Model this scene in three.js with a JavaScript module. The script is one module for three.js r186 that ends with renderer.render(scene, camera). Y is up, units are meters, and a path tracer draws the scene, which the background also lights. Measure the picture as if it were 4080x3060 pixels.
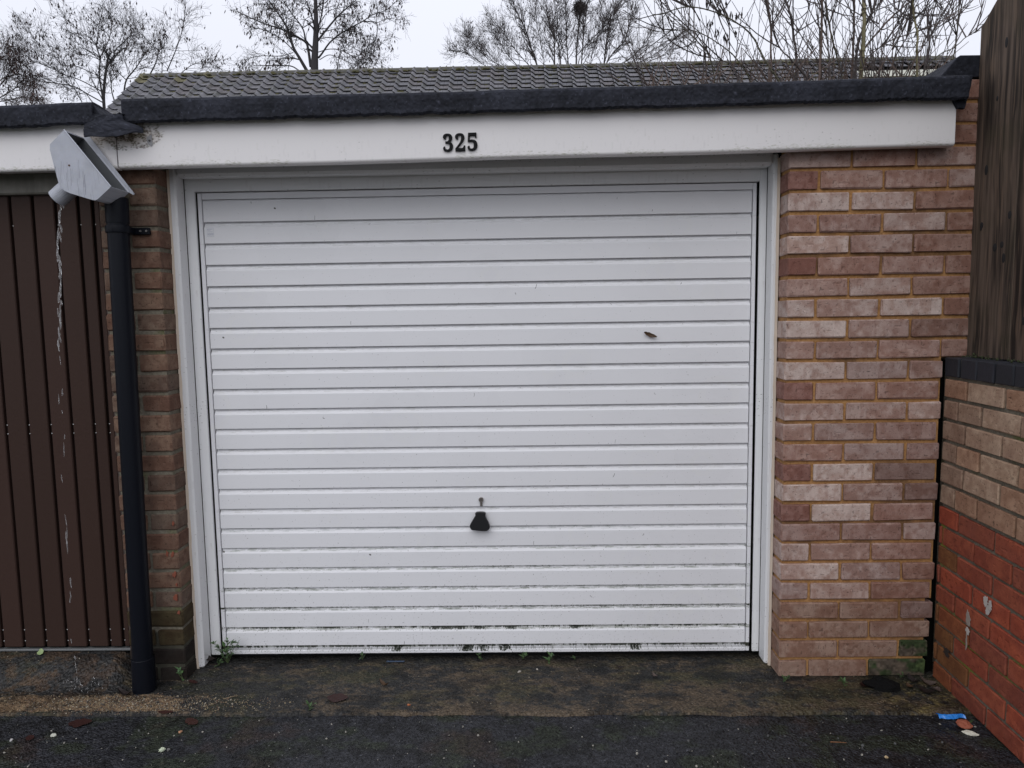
import * as THREE from 'three';
import { mergeGeometries } from 'three/addons/utils/BufferGeometryUtils.js';
import { FontLoader } from 'three/addons/loaders/FontLoader.js';
import { TextGeometry } from 'three/addons/geometries/TextGeometry.js';

// ---------------------------------------------------------------- camera, sky, sun, exposure
const scene = new THREE.Scene();
const camera = new THREE.PerspectiveCamera(56.2, 4 / 3, 0.05, 600);
camera.position.set(-0.94, 1.3795, 2.6126);
camera.rotation.set(-0.0970, 0.0189, -0.0157, 'YXZ');
scene.add(camera);
const renderer = new THREE.WebGLRenderer({ antialias: true });
renderer.toneMapping = THREE.LinearToneMapping;
renderer.toneMappingExposure = 1.0;
renderer.shadowMap.enabled = true;
const SUN = new THREE.DirectionalLight(new THREE.Color(1, 0.99, 0.975), 0.95);
SUN.position.set(-1.6, 7, 7.5);
SUN.castShadow = true;
SUN.shadow.radius = 90;
SUN.shadow.mapSize.set(2048, 2048);
Object.assign(SUN.shadow.camera, { left: -6, right: 6, top: 6, bottom: -6, near: 0.1, far: 40 });
scene.add(SUN);

// ---------------------------------------------------------------- helpers
const V = (x, y, z) => new THREE.Vector3(x, y, z);
const V2 = (x, y) => new THREE.Vector2(x, y);
function rng(a) { return () => { a = (a + 0x6d2b79f5) | 0; let t = Math.imul(a ^ (a >>> 15), 1 | a); t = (t + Math.imul(t ^ (t >>> 7), 61 | t)) ^ t; return ((t ^ (t >>> 14)) >>> 0) / 4294967296; }; }
const hash = (x, y, s) => { let h = Math.imul(x | 0, 374761393) + Math.imul(y | 0, 668265263) + Math.imul(s | 0, 1274126177); h = Math.imul(h ^ (h >>> 13), 1274126177); h = Math.imul(h ^ (h >>> 16), 2246822519); return ((h ^ (h >>> 15)) >>> 0) / 4294967296; };
const sm = (t) => t * t * (3 - 2 * t);
const mod = (a, n) => ((a % n) + n) % n;
function vn(x, y, s, p = 0, q = 0) {                                   // value noise, optional period
  const i = Math.floor(x), j = Math.floor(y), u = sm(x - i), v = sm(y - j);
  const X = p ? mod(i, p) : i, X1 = p ? mod(i + 1, p) : i + 1, Y = q ? mod(j, q) : j, Y1 = q ? mod(j + 1, q) : j + 1;
  return (hash(X, Y, s) * (1 - u) + hash(X1, Y, s) * u) * (1 - v) + (hash(X, Y1, s) * (1 - u) + hash(X1, Y1, s) * u) * v;
}
function fbm(x, y, o, s, p = 0, q = 0) { let a = 0, w = 0.5, t = 0; for (let k = 0; k < o; k++) { a += w * vn(x, y, s + k * 17, p, q); t += w; x *= 2; y *= 2; p *= 2; q *= 2; w *= 0.55; } return a / t; }
const clamp = (x, a = 0, b = 1) => Math.min(b, Math.max(a, x));
const step = (a, b, x) => sm(clamp((x - a) / (b - a)));
const mix = (a, b, t) => a + (b - a) * t;
const mix3 = (a, b, t) => [mix(a[0], b[0], t), mix(a[1], b[1], t), mix(a[2], b[2], t)];
const lin2s = (x) => (x <= 0.0031308 ? 12.92 * x : 1.055 * Math.pow(x, 1 / 2.4) - 0.055);

function dataTex(w, h, fn, color = true) {                               // fn(u, v) gives linear albedo (colour) or a value
  const d = new Uint8Array(w * h * 4);
  for (let j = 0; j < h; j++) for (let i = 0; i < w; i++) {
    const c = fn((i + 0.5) / w, (j + 0.5) / h, i, j), k = (j * w + i) * 4;
    if (color) { d[k] = 255 * lin2s(clamp(c[0])); d[k + 1] = 255 * lin2s(clamp(c[1])); d[k + 2] = 255 * lin2s(clamp(c[2])); }
    else d[k] = d[k + 1] = d[k + 2] = 255 * clamp(c);
    d[k + 3] = 255;
  }
  const t = new THREE.DataTexture(d, w, h);
  t.wrapS = t.wrapT = THREE.RepeatWrapping; t.magFilter = THREE.LinearFilter; t.minFilter = THREE.LinearMipmapLinearFilter; t.generateMipmaps = true;
  if (color) t.colorSpace = THREE.SRGBColorSpace;
  t.needsUpdate = true;
  return t;
}
const mat = (o) => { const m = new THREE.MeshPhysicalMaterial({ roughness: 0.8, ...o }); return m; };
const col = (r, g, b) => new THREE.Color().setRGB(r, g, b);
function put(m, parent) { m.castShadow = m.receiveShadow = true; parent.add(m); return m; }
function mesh(name, g, m, parent = scene) { const o = new THREE.Mesh(g, m); o.name = numbered(name, parent); return put(o, parent); }
const used = new Map();
function numbered(name, parent = scene) { const k = name; const n = used.get(k) || 0; used.set(k, n + 1); return n ? `${name}_${String(n).padStart(3, '0')}` : name; }
function thing(name, label, category, pos = [0, 0, 0], group) {
  const g = new THREE.Group(); g.name = numbered(name); g.position.set(...pos); g.userData = { label, category }; if (group) g.userData.group = group;
  scene.add(g); return g;
}
function tag(o, label, category, group, kind) { o.userData.label = label; o.userData.category = category; if (group) o.userData.group = group; if (kind) o.userData.kind = kind; return o; }
const structure = (name, g, m) => { const o = mesh(name, g, m); o.userData.kind = 'structure'; return o; };
const shift = (g, x, y, z) => g.translate(x, y, z);
function box(x0, x1, y0, y1, z0, z1) { const g = new THREE.BoxGeometry(x1 - x0, y1 - y0, z1 - z0); g.translate((x0 + x1) / 2, (y0 + y1) / 2, (z0 + z1) / 2); return metricUV(g); }
function metricUV(g, ou = 0, ov = 0) {                                   // uv in metres by the dominant axis of each face
  const p = g.attributes.position, n = g.attributes.normal, uv = new Float32Array(p.count * 2);
  for (let i = 0; i < p.count; i++) {
    const ax = Math.abs(n.getX(i)), ay = Math.abs(n.getY(i)), az = Math.abs(n.getZ(i));
    let a, b; if (az >= ax && az >= ay) { a = p.getX(i); b = p.getY(i); } else if (ax >= ay) { a = p.getZ(i); b = p.getY(i); } else { a = p.getX(i); b = p.getZ(i); }
    uv[2 * i] = a + ou; uv[2 * i + 1] = b + ov;
  }
  g.setAttribute('uv', new THREE.BufferAttribute(uv, 2)); return g;
}
function polyGeo(tris) { const g = new THREE.BufferGeometry(); g.setAttribute('position', new THREE.Float32BufferAttribute(tris, 3)); g.computeVertexNormals(); return g; }
function chamfer(x0, x1, y0, y1, z0, z1, c, jit = 0, r = Math.random, ou = 0, ov = 0) {   // box with chamfered edges, 44 triangles
  const cx = (x0 + x1) / 2, cy = (y0 + y1) / 2, cz = (z0 + z1) / 2, h = [(x1 - x0) / 2, (y1 - y0) / 2, (z1 - z0) / 2], vs = {};
  const vert = (s, a) => { const k = s.join() + a; if (!vs[k]) { const q = [0, 1, 2].map((i) => s[i] * (h[i] - (i === a ? 0 : c)) + (r() - 0.5) * jit); vs[k] = q; } return vs[k]; };
  const tri = [];
  const face = (...q) => {
    const e1 = V(...q[1]).sub(V(...q[0])), e2 = V(...q[2]).sub(V(...q[0])), n = e1.cross(e2), m = q.reduce((s, w) => s.add(V(...w)), V(0, 0, 0));
    if (n.dot(m) < 0) q.reverse();
    for (let i = 1; i < q.length - 1; i++) tri.push(...q[0], ...q[i], ...q[i + 1]);
  };
  for (let a = 0; a < 3; a++) for (const s of [-1, 1]) { const b = (a + 1) % 3, d = (a + 2) % 3; const f = (u, v) => { const w = []; w[a] = s; w[b] = u; w[d] = v; return vert(w, a); }; face(f(-1, -1), f(1, -1), f(1, 1), f(-1, 1)); }
  for (let a = 0; a < 3; a++) { const b = (a + 1) % 3, d = (a + 2) % 3; for (const s of [-1, 1]) for (const t of [-1, 1]) { const f = (u, k) => { const w = []; w[a] = u; w[b] = s; w[d] = t; return vert(w, k); }; face(f(-1, b), f(1, b), f(1, d), f(-1, d)); } }
  for (const s of [-1, 1]) for (const t of [-1, 1]) for (const u of [-1, 1]) face(vert([s, t, u], 0), vert([s, t, u], 1), vert([s, t, u], 2));
  const g = polyGeo(tri); metricUV(g, ou, ov); g.translate(cx, cy, cz); return g;
}
// the point on the plane z = depth that the photograph's pixel (4080 wide) looks at
camera.updateMatrixWorld(true);
const CR = new THREE.Matrix4().extractRotation(camera.matrixWorld);
function at(px, py, z) { const d = V((px - 2040) / 2865.1, -(py - 1530) / 2865.1, -1).applyMatrix4(CR); return d.multiplyScalar((z - camera.position.z) / d.z).add(camera.position); }

// ---------------------------------------------------------------- sky: an even overcast
{
  const w = 512, h = 256, d = new Float32Array(w * h * 4);
  for (let j = 0; j < h; j++) for (let i = 0; i < w; i++) {
    const el = ((j + 0.5) / h - 0.5) * Math.PI, k = (j * w + i) * 4;
    const n = fbm((i / w) * 8, (j / h) * 6, 4, 5, 8, 0) - 0.5, up = Math.max(0, Math.sin(el));
    let b = (0.88 + 0.17 * up) * (1 + 0.12 * n);
    if (el < 0) b *= mix(1, 0.12, step(0, 0.12, -el));
    d[k] = b * 0.955; d[k + 1] = b * 0.985; d[k + 2] = b * 1.10; d[k + 3] = 1;
  }
  const sky = new THREE.DataTexture(d, w, h, THREE.RGBAFormat, THREE.FloatType);
  sky.mapping = THREE.EquirectangularReflectionMapping; sky.magFilter = sky.minFilter = THREE.LinearFilter; sky.needsUpdate = true;
  scene.background = sky; scene.environment = sky;
}

// ---------------------------------------------------------------- textures
const pitsMap = dataTex(512, 512, (u, v) => { const a = fbm(u * 24, v * 24, 4, 3, 24, 24), b = vn(u * 90, v * 90, 8, 90, 90); return 0.35 + 0.45 * a - (b > 0.86 ? 0.35 : 0); }, false);
const grainMap = dataTex(512, 512, (u, v) => 0.5 * fbm(u * 64, v * 64, 3, 31, 64, 64) + 0.5 * vn(u * 128, v * 128, 9, 128, 128), false);
function brickTex(seed, light, mid, dark, wl, streak = 1) {             // 1 m by 1 m
  return dataTex(1024, 1024, (u, v) => {
    const a = fbm(u * 9, v * 13, 4, seed, 9, 13), b = fbm(u * 48, v * 48, 4, seed + 40, 48, 48), c = vn(u * 230, v * 230, seed + 9, 230, 230), s = fbm(u * 64, v * 16, 3, seed + 70, 64, 16), h = hash(u * 1024 | 0, v * 1024 | 0, seed), f = vn(u * 110, v * 110, seed + 19, 110, 110);
    let q = mix3(mid, light, step(0.36, 0.66, a * 0.5 + b * 0.5) * wl);
    q = mix3(q, dark, step(0.5, 0.74, fbm(u * 13 + 3, v * 20, 4, seed + 5, 13, 20) * 0.7 + 0.3 * b) * 0.38);
    q = mix3(q, dark, step(0.58, 0.8, s) * 0.32 * streak);
    const g = (0.78 + 0.34 * b) * (0.86 + 0.28 * h) * (c > 0.88 ? 0.62 : c < 0.07 ? 1.15 : 1) * (f > 0.93 ? 0.6 : 1);
    return [q[0] * g, q[1] * g, q[2] * g];
  });
}
const pierTex = brickTex(11, [0.46, 0.372, 0.335], [0.35, 0.232, 0.192], [0.235, 0.13, 0.105], 0.85);
const brownTex = brickTex(53, [0.20, 0.155, 0.12], [0.15, 0.10, 0.076], [0.085, 0.06, 0.05], 0.8);
const buffTex = brickTex(91, [0.48, 0.35, 0.25], [0.38, 0.25, 0.172], [0.25, 0.145, 0.105], 0.8, 0.4);
const redTex = brickTex(140, [0.38, 0.105, 0.055], [0.29, 0.072, 0.042], [0.18, 0.054, 0.041], 0.7, 0.5);
const mortarTex = (seed, a, b, g) => dataTex(512, 512, (u, v) => { const n = fbm(u * 16, v * 16, 4, seed, 16, 16), m = fbm(u * 5, v * 5, 4, seed + 8, 5, 5), c = vn(u * 200, v * 200, seed, 200, 200); const q = mix3(mix3(a, b, n), g, step(0.55, 0.75, m)); const k = 0.8 + 0.4 * c; return [q[0] * k, q[1] * k, q[2] * k]; });
const brickMat = (map, tint, o = {}) => mat({ map, color: col(...tint), roughness: 0.88, bumpMap: pitsMap, bumpScale: 0.003, specularIntensity: 0.35, ...o });
const M = {};
M.pier = [[1.02, 0.99, 0.98], [0.96, 0.9, 0.88], [0.88, 0.81, 0.79], [1.1, 1.1, 1.1], [1.25, 1.28, 1.28], [0.8, 0.70, 0.68], [0.92, 0.8, 0.76], [1.04, 0.98, 0.95], [0.9, 0.78, 0.74], [0.85, 0.8, 0.8]].map((t) => brickMat(pierTex, t));
M.pierRed = brickMat(pierTex, [0.62, 0.43, 0.40]);
M.pierDark = [[0.66, 0.56, 0.52], [0.58, 0.5, 0.48], [0.72, 0.57, 0.51]].map((t) => brickMat(pierTex, t));
M.pierMoss = mat({ map: dataTex(512, 512, (u, v) => { const a = fbm(u * 10, v * 14, 5, 951, 10, 14), b = fbm(u * 40, v * 40, 3, 957, 40, 40), c = vn(u * 120, v * 120, 958, 120, 120); let q = mix3([0.055, 0.048, 0.038], [0.15, 0.115, 0.085], b); q = mix3(q, [0.042, 0.06, 0.026], step(0.42, 0.56, a)); q = mix3(q, [0.085, 0.12, 0.045], step(0.6, 0.7, a) * 0.7); const k = 0.55 + 0.8 * c; return [q[0] * k, q[1] * k, q[2] * k]; }), roughness: 0.95, bumpMap: pitsMap, bumpScale: 0.006, specularIntensity: 0.3 });
M.pierDamp = brickMat(pierTex, [0.7, 0.6, 0.52]);
M.brown = [[0.9, 0.82, 0.78], [0.76, 0.71, 0.69], [1.0, 0.84, 0.76], [0.85, 0.68, 0.62]].map((t) => brickMat(brownTex, t));
M.brownBlack = brickMat(brownTex, [0.13, 0.14, 0.15]);
M.brownMoss = brickMat(brownTex, [0.3, 0.3, 0.2]);
M.orange = mat({ color: col(0.20, 0.058, 0.032), roughness: 0.9, bumpMap: pitsMap, bumpScale: 0.002 });
M.buff = [[1, 1, 1], [0.85, 0.84, 0.84], [1.1, 1.1, 1.08], [0.9, 0.78, 0.72], [0.74, 0.7, 0.7]].map((t) => brickMat(buffTex, t));
M.red = [[1, 1, 1], [0.9, 0.92, 0.95], [1.12, 1, 0.95], [0.78, 0.86, 0.95]].map((t) => brickMat(redTex, t, { roughness: 0.7 }));
M.redMoss = [[0.62, 1.0, 0.75], [0.8, 1.0, 0.8]].map((t) => brickMat(redTex, t, { roughness: 0.8 }));
M.cope = [[0.03, 0.032, 0.04], [0.036, 0.037, 0.044], [0.026, 0.028, 0.034]].map((t) => mat({ color: col(...t), roughness: 0.6, bumpMap: pitsMap, bumpScale: 0.0015, specularIntensity: 0.5 }));
M.mortarOchre = mat({ map: mortarTex(21, [0.30, 0.155, 0.06], [0.45, 0.25, 0.105], [0.19, 0.105, 0.052]), roughness: 0.95, bumpMap: grainMap, bumpScale: 0.003, specularIntensity: 0.3 });
M.mortarGrey = mat({ map: mortarTex(25, [0.10, 0.088, 0.066], [0.20, 0.18, 0.14], [0.10, 0.105, 0.042]), roughness: 0.95, bumpMap: grainMap, bumpScale: 0.003, specularIntensity: 0.3 });
M.mortarMoss = mat({ map: mortarTex(27, [0.10, 0.08, 0.06], [0.21, 0.185, 0.14], [0.19, 0.19, 0.04]), roughness: 0.95, bumpMap: grainMap, bumpScale: 0.003, specularIntensity: 0.3 });
M.gapShade = mat({ color: col(0.005, 0.005, 0.0045), roughness: 1, specularIntensity: 0.05 });  // near-black fill, the shade of the open joint put into its colour
const rub = (map) => { const t = map.clone(); t.needsUpdate = true; return t; };

// dirt on white paint, as a canvas over a rectangle (x0..x1, y0..y1) in metres
function dirtCanvas(w, h, base, draw) { const c = document.createElement('canvas'); c.width = w; c.height = h; const g = c.getContext('2d'); g.fillStyle = base; g.fillRect(0, 0, w, h); draw(g, w, h); const t = new THREE.CanvasTexture(c); t.colorSpace = THREE.SRGBColorSpace; t.wrapS = t.wrapT = THREE.ClampToEdgeWrapping; return t; }
const DOOR = { x0: -2.184, x1: -0.059, y0: 0.021, y1: 1.857 };
const slatBottoms = [1.7477, 1.6668, 1.5854, 1.5039, 1.4231, 1.3432, 1.2629, 1.183, 1.1037, 1.024, 0.9458, 0.8652, 0.7851, 0.7046, 0.6236, 0.5443, 0.4635, 0.3812, 0.2984, 0.2162, 0.1336, 0.0557];
const doorTex = dirtCanvas(2048, 1792, '#e7e7e8', (g, w, h) => {
  const r = rng(77), X = (x) => ((x - DOOR.x0) / (DOOR.x1 - DOOR.x0)) * w, Y = (y) => (1 - (y - DOOR.y0) / (DOOR.y1 - DOOR.y0)) * h;
  for (let k = 0; k < 260; k++) { const x = r() * w, y = r() * h, s = 60 + r() * 200; const q = g.createRadialGradient(x, y, 0, x, y, s); const a = 0.03 * r(); q.addColorStop(0, r() < 0.5 ? `rgba(150,150,140,${a})` : `rgba(255,255,255,${a})`); q.addColorStop(1, 'rgba(200,200,200,0)'); g.fillStyle = q; g.fillRect(x - s, y - s, 2 * s, 2 * s); }
  for (let k = 0; k < 9000; k++) {                                      // splashed specks, thicker towards the ground
    const t = Math.pow(r(), 2.6), y = Y(0.021 + t * 1.8), x = r() * w, s = 0.5 + r() * r() * 1.3; g.fillStyle = `rgba(45,42,34,${0.12 + 0.55 * r() * (1 - t * 0.7)})`;
    g.save(); g.translate(x, y); g.rotate(r() * 6.3); g.fillRect(-s, -s * 0.5, s * (1 + r() * 2), s); g.restore();
  }
  slatBottoms.forEach((yb, i) => {                                      // grime and black mould in the grooves
    const low = step(12, 21, i), y = Y(yb);
    for (let k = 0; k < 240 + 500 * low; k++) { const x = r() * w; g.fillStyle = `rgba(60,66,48,${0.05 + 0.10 * low})`; g.fillRect(x, y + r() * 14, 6 + r() * 30, 3); }
    const q = i - 16, grow = [0, 7, 8, 9, 13, 19][Math.max(0, q)] || 0, thr = [1, 0.62, 0.57, 0.48, 0.41, 0.34][Math.max(0, q)] || 1;
    if (q > 0) for (let x = 0; x < w; x++) {
      const cl = 0.5 * fbm(x / 70, i * 7, 3, 300 + i) + 0.28 * vn(x / 7, i * 3, 340 + i) + 0.22 * vn(x / 2.5, i, 345 + i); if (cl < thr) continue;
      const l = grow * clamp((cl - thr) * 8, 0.12, 1) * (0.6 + 0.4 * r()); g.fillStyle = `rgba(${16 + r() * 14},${18 + r() * 16},${10 + r() * 10},${0.6 + 0.35 * r()})`; g.fillRect(x, y - 1, 1.2, l);
      if (r() < 0.25) { g.fillStyle = 'rgba(40,44,30,.55)'; g.fillRect(x, y + l + r() * (grow - l + 4), 1.5, 1 + r() * 2.5); }
    }
    if (i >= 20) for (let k = 0; k < 6; k++) { const x = w * (0.3 + 0.5 * r()); for (let q = 0; q < 70; q++) { g.fillStyle = 'rgba(20,24,13,.7)'; g.fillRect(x + (r() + r() - 1) * 26, y + r() * (i === 21 ? 24 : 13), 2 + r() * 4, 2 + r() * 3); } }
  });
  for (let k = 0; k < 26; k++) { const x = r() * w, y = r() * h; g.strokeStyle = `rgba(40,38,34,${0.35 + 0.4 * r()})`; g.lineWidth = 1 + r(); g.beginPath(); g.moveTo(x, y); g.quadraticCurveTo(x + r() * 8 - 4, y + 5, x + r() * 14 - 7, y + 5 + r() * 12); g.stroke(); }
  for (const [px, py] of [[1475, 2210], [890, 1345], [1095, 830], [890, 2200]]) { const p = at(px * 1, py * 1, -0.17), x = X(p.x), y = Y(p.y); g.fillStyle = 'rgba(40,36,30,.8)'; g.beginPath(); g.ellipse(x, y, 4, 2.5, 0.5, 0, 7); g.fill(); }
});
const FAS = { x0: -4.2, x1: 0.55 };
const fasciaTex = dirtCanvas(2048, 160, '#e9e7e6', (g, w, h) => {
  const r = rng(5), X = (x) => ((x - FAS.x0) / (FAS.x1 - FAS.x0)) * w;
  for (let k = 0; k < 900; k++) { const x = r() * w, y = h * (0.35 + 0.65 * Math.sqrt(r())), s = 4 + r() * 22; g.fillStyle = `rgba(110,112,100,${0.05 * r()})`; g.fillRect(x, y, 1 + r() * 2, s); }
  for (let k = 0; k < 3000; k++) { const x = r() * w, cl = fbm(x / 90, 2, 4, 60); if (cl < 0.42) continue; const y = h * 0.97 - Math.pow(r(), 2) * 26 * cl; g.fillStyle = `rgba(96,100,66,${0.05 + 0.12 * r()})`; g.fillRect(x, y, 1 + r() * 4, 1 + r() * 2); }
  for (let k = 0; k < 420; k++) { const x = r() * w, cl = fbm(x / 50, 8, 3, 90); if (cl < 0.5) continue; g.fillStyle = `rgba(70,66,55,${0.25 * r()})`; g.fillRect(x, h * (0.55 + 0.42 * r()), 1.5, 1 + r() * 3); }
  for (let k = 0; k < 700; k++) { const x = r() * w; g.fillStyle = `rgba(80,64,44,${0.06 + 0.12 * r()})`; g.fillRect(x, r() * r() * 34, 8 + r() * 20, 2); }
  // black mould under the felt outlet
  for (let k = 0; k < 2600; k++) {
    const a = r() * 6.28, d = Math.pow(r(), 0.8), px = -2.32 + 0.13 * d * Math.cos(a), py = 0.30 + 0.34 * d * Math.sin(a), cl = fbm(px * 60, py * 14, 4, 12);
    if (cl < 0.47) continue; g.fillStyle = `rgba(${28 + r() * 26},${24 + r() * 20},20,${(0.2 + 0.6 * r()) * (1 - 0.6 * d)})`; g.fillRect(X(px), py * h, 1 + r() * 2.4, 1 + r() * 3.4);
  }
  for (let k = 0; k < 20; k++) { const x = X(-2.44 + 0.22 * r()), y = h * (0.2 + 0.3 * r()), s = 14 + 26 * r(), q = g.createRadialGradient(x, y, 0, x, y, s); q.addColorStop(0, 'rgba(90,74,58,.13)'); q.addColorStop(1, 'rgba(120,100,80,0)'); g.fillStyle = q; g.fillRect(x - s, y - s, 2 * s, 2 * s); }
});
const paintTex = dirtCanvas(512, 1024, '#e6e6e5', (g, w, h) => {
  const r = rng(9);
  for (let k = 0; k < 500; k++) { g.fillStyle = `rgba(90,88,70,${0.015 + 0.035 * r()})`; g.fillRect(r() * w, r() * h, 1 + r() * 4, 8 + r() * 40); }
  for (let k = 0; k < 700; k++) { g.fillStyle = `rgba(50,46,36,${0.1 + 0.4 * r()})`; g.fillRect(r() * w, h * (1 - Math.pow(r(), 2)), 1 + r() * 2, 1 + r() * 1.6); }
});
paintTex.wrapS = paintTex.wrapT = THREE.RepeatWrapping;
M.door = mat({ map: doorTex, color: col(0.93, 0.93, 0.94), roughness: 0.42, specularIntensity: 0.6 });
M.fascia = mat({ map: fasciaTex, color: col(0.93, 0.92, 0.92), roughness: 0.42, specularIntensity: 0.6 });
M.paint = mat({ map: paintTex, color: col(0.92, 0.92, 0.93), roughness: 0.5, specularIntensity: 0.6, bumpMap: grainMap, bumpScale: 0.0006 });
const feltTex = dataTex(1024, 512, (u, v) => { const n = fbm(u * 90, v * 90, 4, 8, 90, 90), m = fbm(u * 7, v * 9, 4, 4, 7, 9), c2 = vn(u * 170, v * 170, 3, 170, 170); const k = (0.35 + 0.85 * n + 1.0 * (m - 0.5)) * (c2 > 0.9 ? 2.2 : 1); return [0.027 * k, 0.029 * k, 0.039 * k]; });
M.felt = mat({ map: feltTex, roughness: 0.8, bumpMap: grainMap, bumpScale: 0.004, specularIntensity: 0.35 });
M.black = mat({ color: col(0.01, 0.01, 0.011), roughness: 0.9, specularIntensity: 0.2 });

// ---------------------------------------------------------------- ground
function rise(x, z) { return 0.078 * step(-2.42, -2.56, x) * step(0.10, -0.05, z); }       // the neighbour's threshold is higher
const APRON_FRONT = (x) => 0.247 + 0.022 * (fbm(x * 6, 1, 3, 71) - 0.5) + 0.014 * (fbm(x * 45, 4, 3, 73) - 0.5) + 0.006 * x;
function apronHeight(x, z) { return 0.002 + rise(x, z) + 0.010 * (fbm(x * 5, z * 7, 4, 7) - 0.5) + 0.004 * (fbm(x * 40, z * 40, 3, 19) - 0.5) + 0.01 * step(-0.07, -0.16, z) * 0; }
const apronTex = dataTex(2048, 512, (u, v, i, j) => {                      // 4.8 m by 0.8 m
  const x = -4.1 + 4.8 * u, z = -0.5 + 0.8 * v;
  const a = fbm(x * 6, z * 16, 5, 201), b = fbm(x * 26, z * 40, 5, 233), c = vn(x * 170, z * 190, 251), d = fbm(x * 3 + 4, z * 7, 5, 277), e = vn(x * 330, z * 330, 255), h = hash(i, j, 7), f = fbm(x * 60, z * 90, 3, 259);
  let q = mix3([0.022, 0.022, 0.023], [0.052, 0.05, 0.046], 0.5 * b + 0.5 * f);
  const edge = step(0.12, 0.235, z), tan = step(0.47, 0.66, a * 0.4 + b * 0.35 + f * 0.25 + 0.07 * edge + 0.06 * step(-1.9, -1.0, x) - 0.04 * step(-1.5, -2.1, x));
  q = mix3(q, [0.15, 0.108, 0.068], tan * 0.62);
  q = mix3(q, [0.050, 0.053, 0.024], step(0.5, 0.68, d * 0.7 + b * 0.3) * 0.5);
  const sand = step(0.5, 0.66, 0.35 * fbm(x * 8, z * 22, 4, 401) + 0.25 * f + 0.4 * step(-2.05, -2.3, x) * step(0.075, 0.13, z) * step(0.235, 0.2, z) * step(-3.1, -2.75, x));
  q = mix3(q, [0.27, 0.185, 0.11], sand * 0.85);
  q = mix3(q, [0.17, 0.135, 0.055], step(0.45, 0.7, 0.6 * fbm(x * 12, z * 22, 4, 433) + 0.4 * f) * step(0.25, 0.42, x) * step(0.02, 0.08, z) * 0.85);
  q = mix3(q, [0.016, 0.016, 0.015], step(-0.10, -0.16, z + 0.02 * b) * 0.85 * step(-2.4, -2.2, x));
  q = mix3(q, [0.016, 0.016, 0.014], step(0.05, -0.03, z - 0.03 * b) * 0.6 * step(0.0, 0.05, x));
  q = mix3(q, [0.075, 0.045, 0.028], step(-2.4, -2.6, x) * step(0.46, 0.62, b) * 0.6);
  q = mix3(q, [0.014, 0.014, 0.014], step(0.56, 0.7, fbm(x * 9, z * 14, 4, 288)) * 0.6);
  const k = (0.45 + 0.75 * c) * (0.75 + 0.5 * h) * (e > 0.9 ? 2.2 : e < 0.14 ? 0.4 : 1);
  return [q[0] * k, q[1] * k, q[2] * k];
});
const tarTex = dataTex(2048, 1024, (u, v, i, j) => {                       // 3 m by 1.5 m
  const x = u * 3, z = v * 1.5, a = fbm(x * 4, z * 5, 5, 501), b = fbm(x * 45, z * 45, 3, 533), c = vn(x * 150, z * 150, 547), d = vn(x * 130, z * 130, 553), m = fbm(x * 9, z * 12, 5, 571), h = hash(i, j, 9), e = vn(x * 260, z * 260, 549);
  let q = mix3([0.011, 0.0115, 0.0135], [0.046, 0.047, 0.054], 0.55 * a + 0.45 * b);
  q = mix3(q, [0.028, 0.036, 0.017], step(0.5, 0.7, m) * 0.6);
  q = mix3(q, [0.044, 0.027, 0.021], step(0.54, 0.68, fbm(x * 5 + 9, z * 7, 5, 590)) * 0.5);
  q = mix3(q, [0.010, 0.010, 0.010], step(0.58, 0.72, fbm(x * 14, z * 18, 4, 597)) * 0.6);
  const k = (0.35 + 1.1 * c) * (0.6 + 0.8 * h) * (d > 0.955 ? 3.2 : 1) * (e < 0.15 ? 0.3 : 1);
  return [q[0] * k, q[1] * k, q[2] * k];
});
const roughBump = dataTex(1024, 512, (u, v) => 0.45 * fbm(u * 90, v * 45, 4, 611, 90, 45) + 0.55 * vn(u * 300, v * 150, 617, 300, 150), false);
const wetRough = dataTex(512, 256, (u, v) => 0.22 + 0.5 * fbm(u * 12, v * 6, 4, 631, 12, 6), false);
{
  const nx = 420, nz = 70, x0 = -4.1, x1 = 0.70, z0 = -0.5, pos = [], uv = [], idx = [];
  for (let j = 0; j <= nz; j++) for (let i = 0; i <= nx; i++) {
    const x = x0 + ((x1 - x0) * i) / nx, zf = APRON_FRONT(x), z = z0 + (zf - z0) * Math.min(1, j / (nz - 1));
    const y = j === nz ? -0.03 : apronHeight(x, z) - (j === nz - 1 ? 0.003 : 0);
    pos.push(x, y, z + (j === nz ? 0.003 : 0)); uv.push((x - x0) / 4.8, (z - z0) / 0.8);
    if (i < nx && j < nz) { const a = j * (nx + 1) + i, b = a + nx + 1; idx.push(a, b, a + 1, b, b + 1, a + 1); }
  }
  const g = new THREE.BufferGeometry(); g.setAttribute('position', new THREE.Float32BufferAttribute(pos, 3)); g.setAttribute('uv', new THREE.Float32BufferAttribute(uv, 2)); g.setIndex(idx); g.computeVertexNormals();
  const bm = rub(roughBump); bm.repeat.set(3, 1);
  structure('concrete_apron', g, mat({ map: apronTex, roughness: 1, roughnessMap: wetRough, bumpMap: bm, bumpScale: 0.009, specularIntensity: 0.36 }));
}
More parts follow.
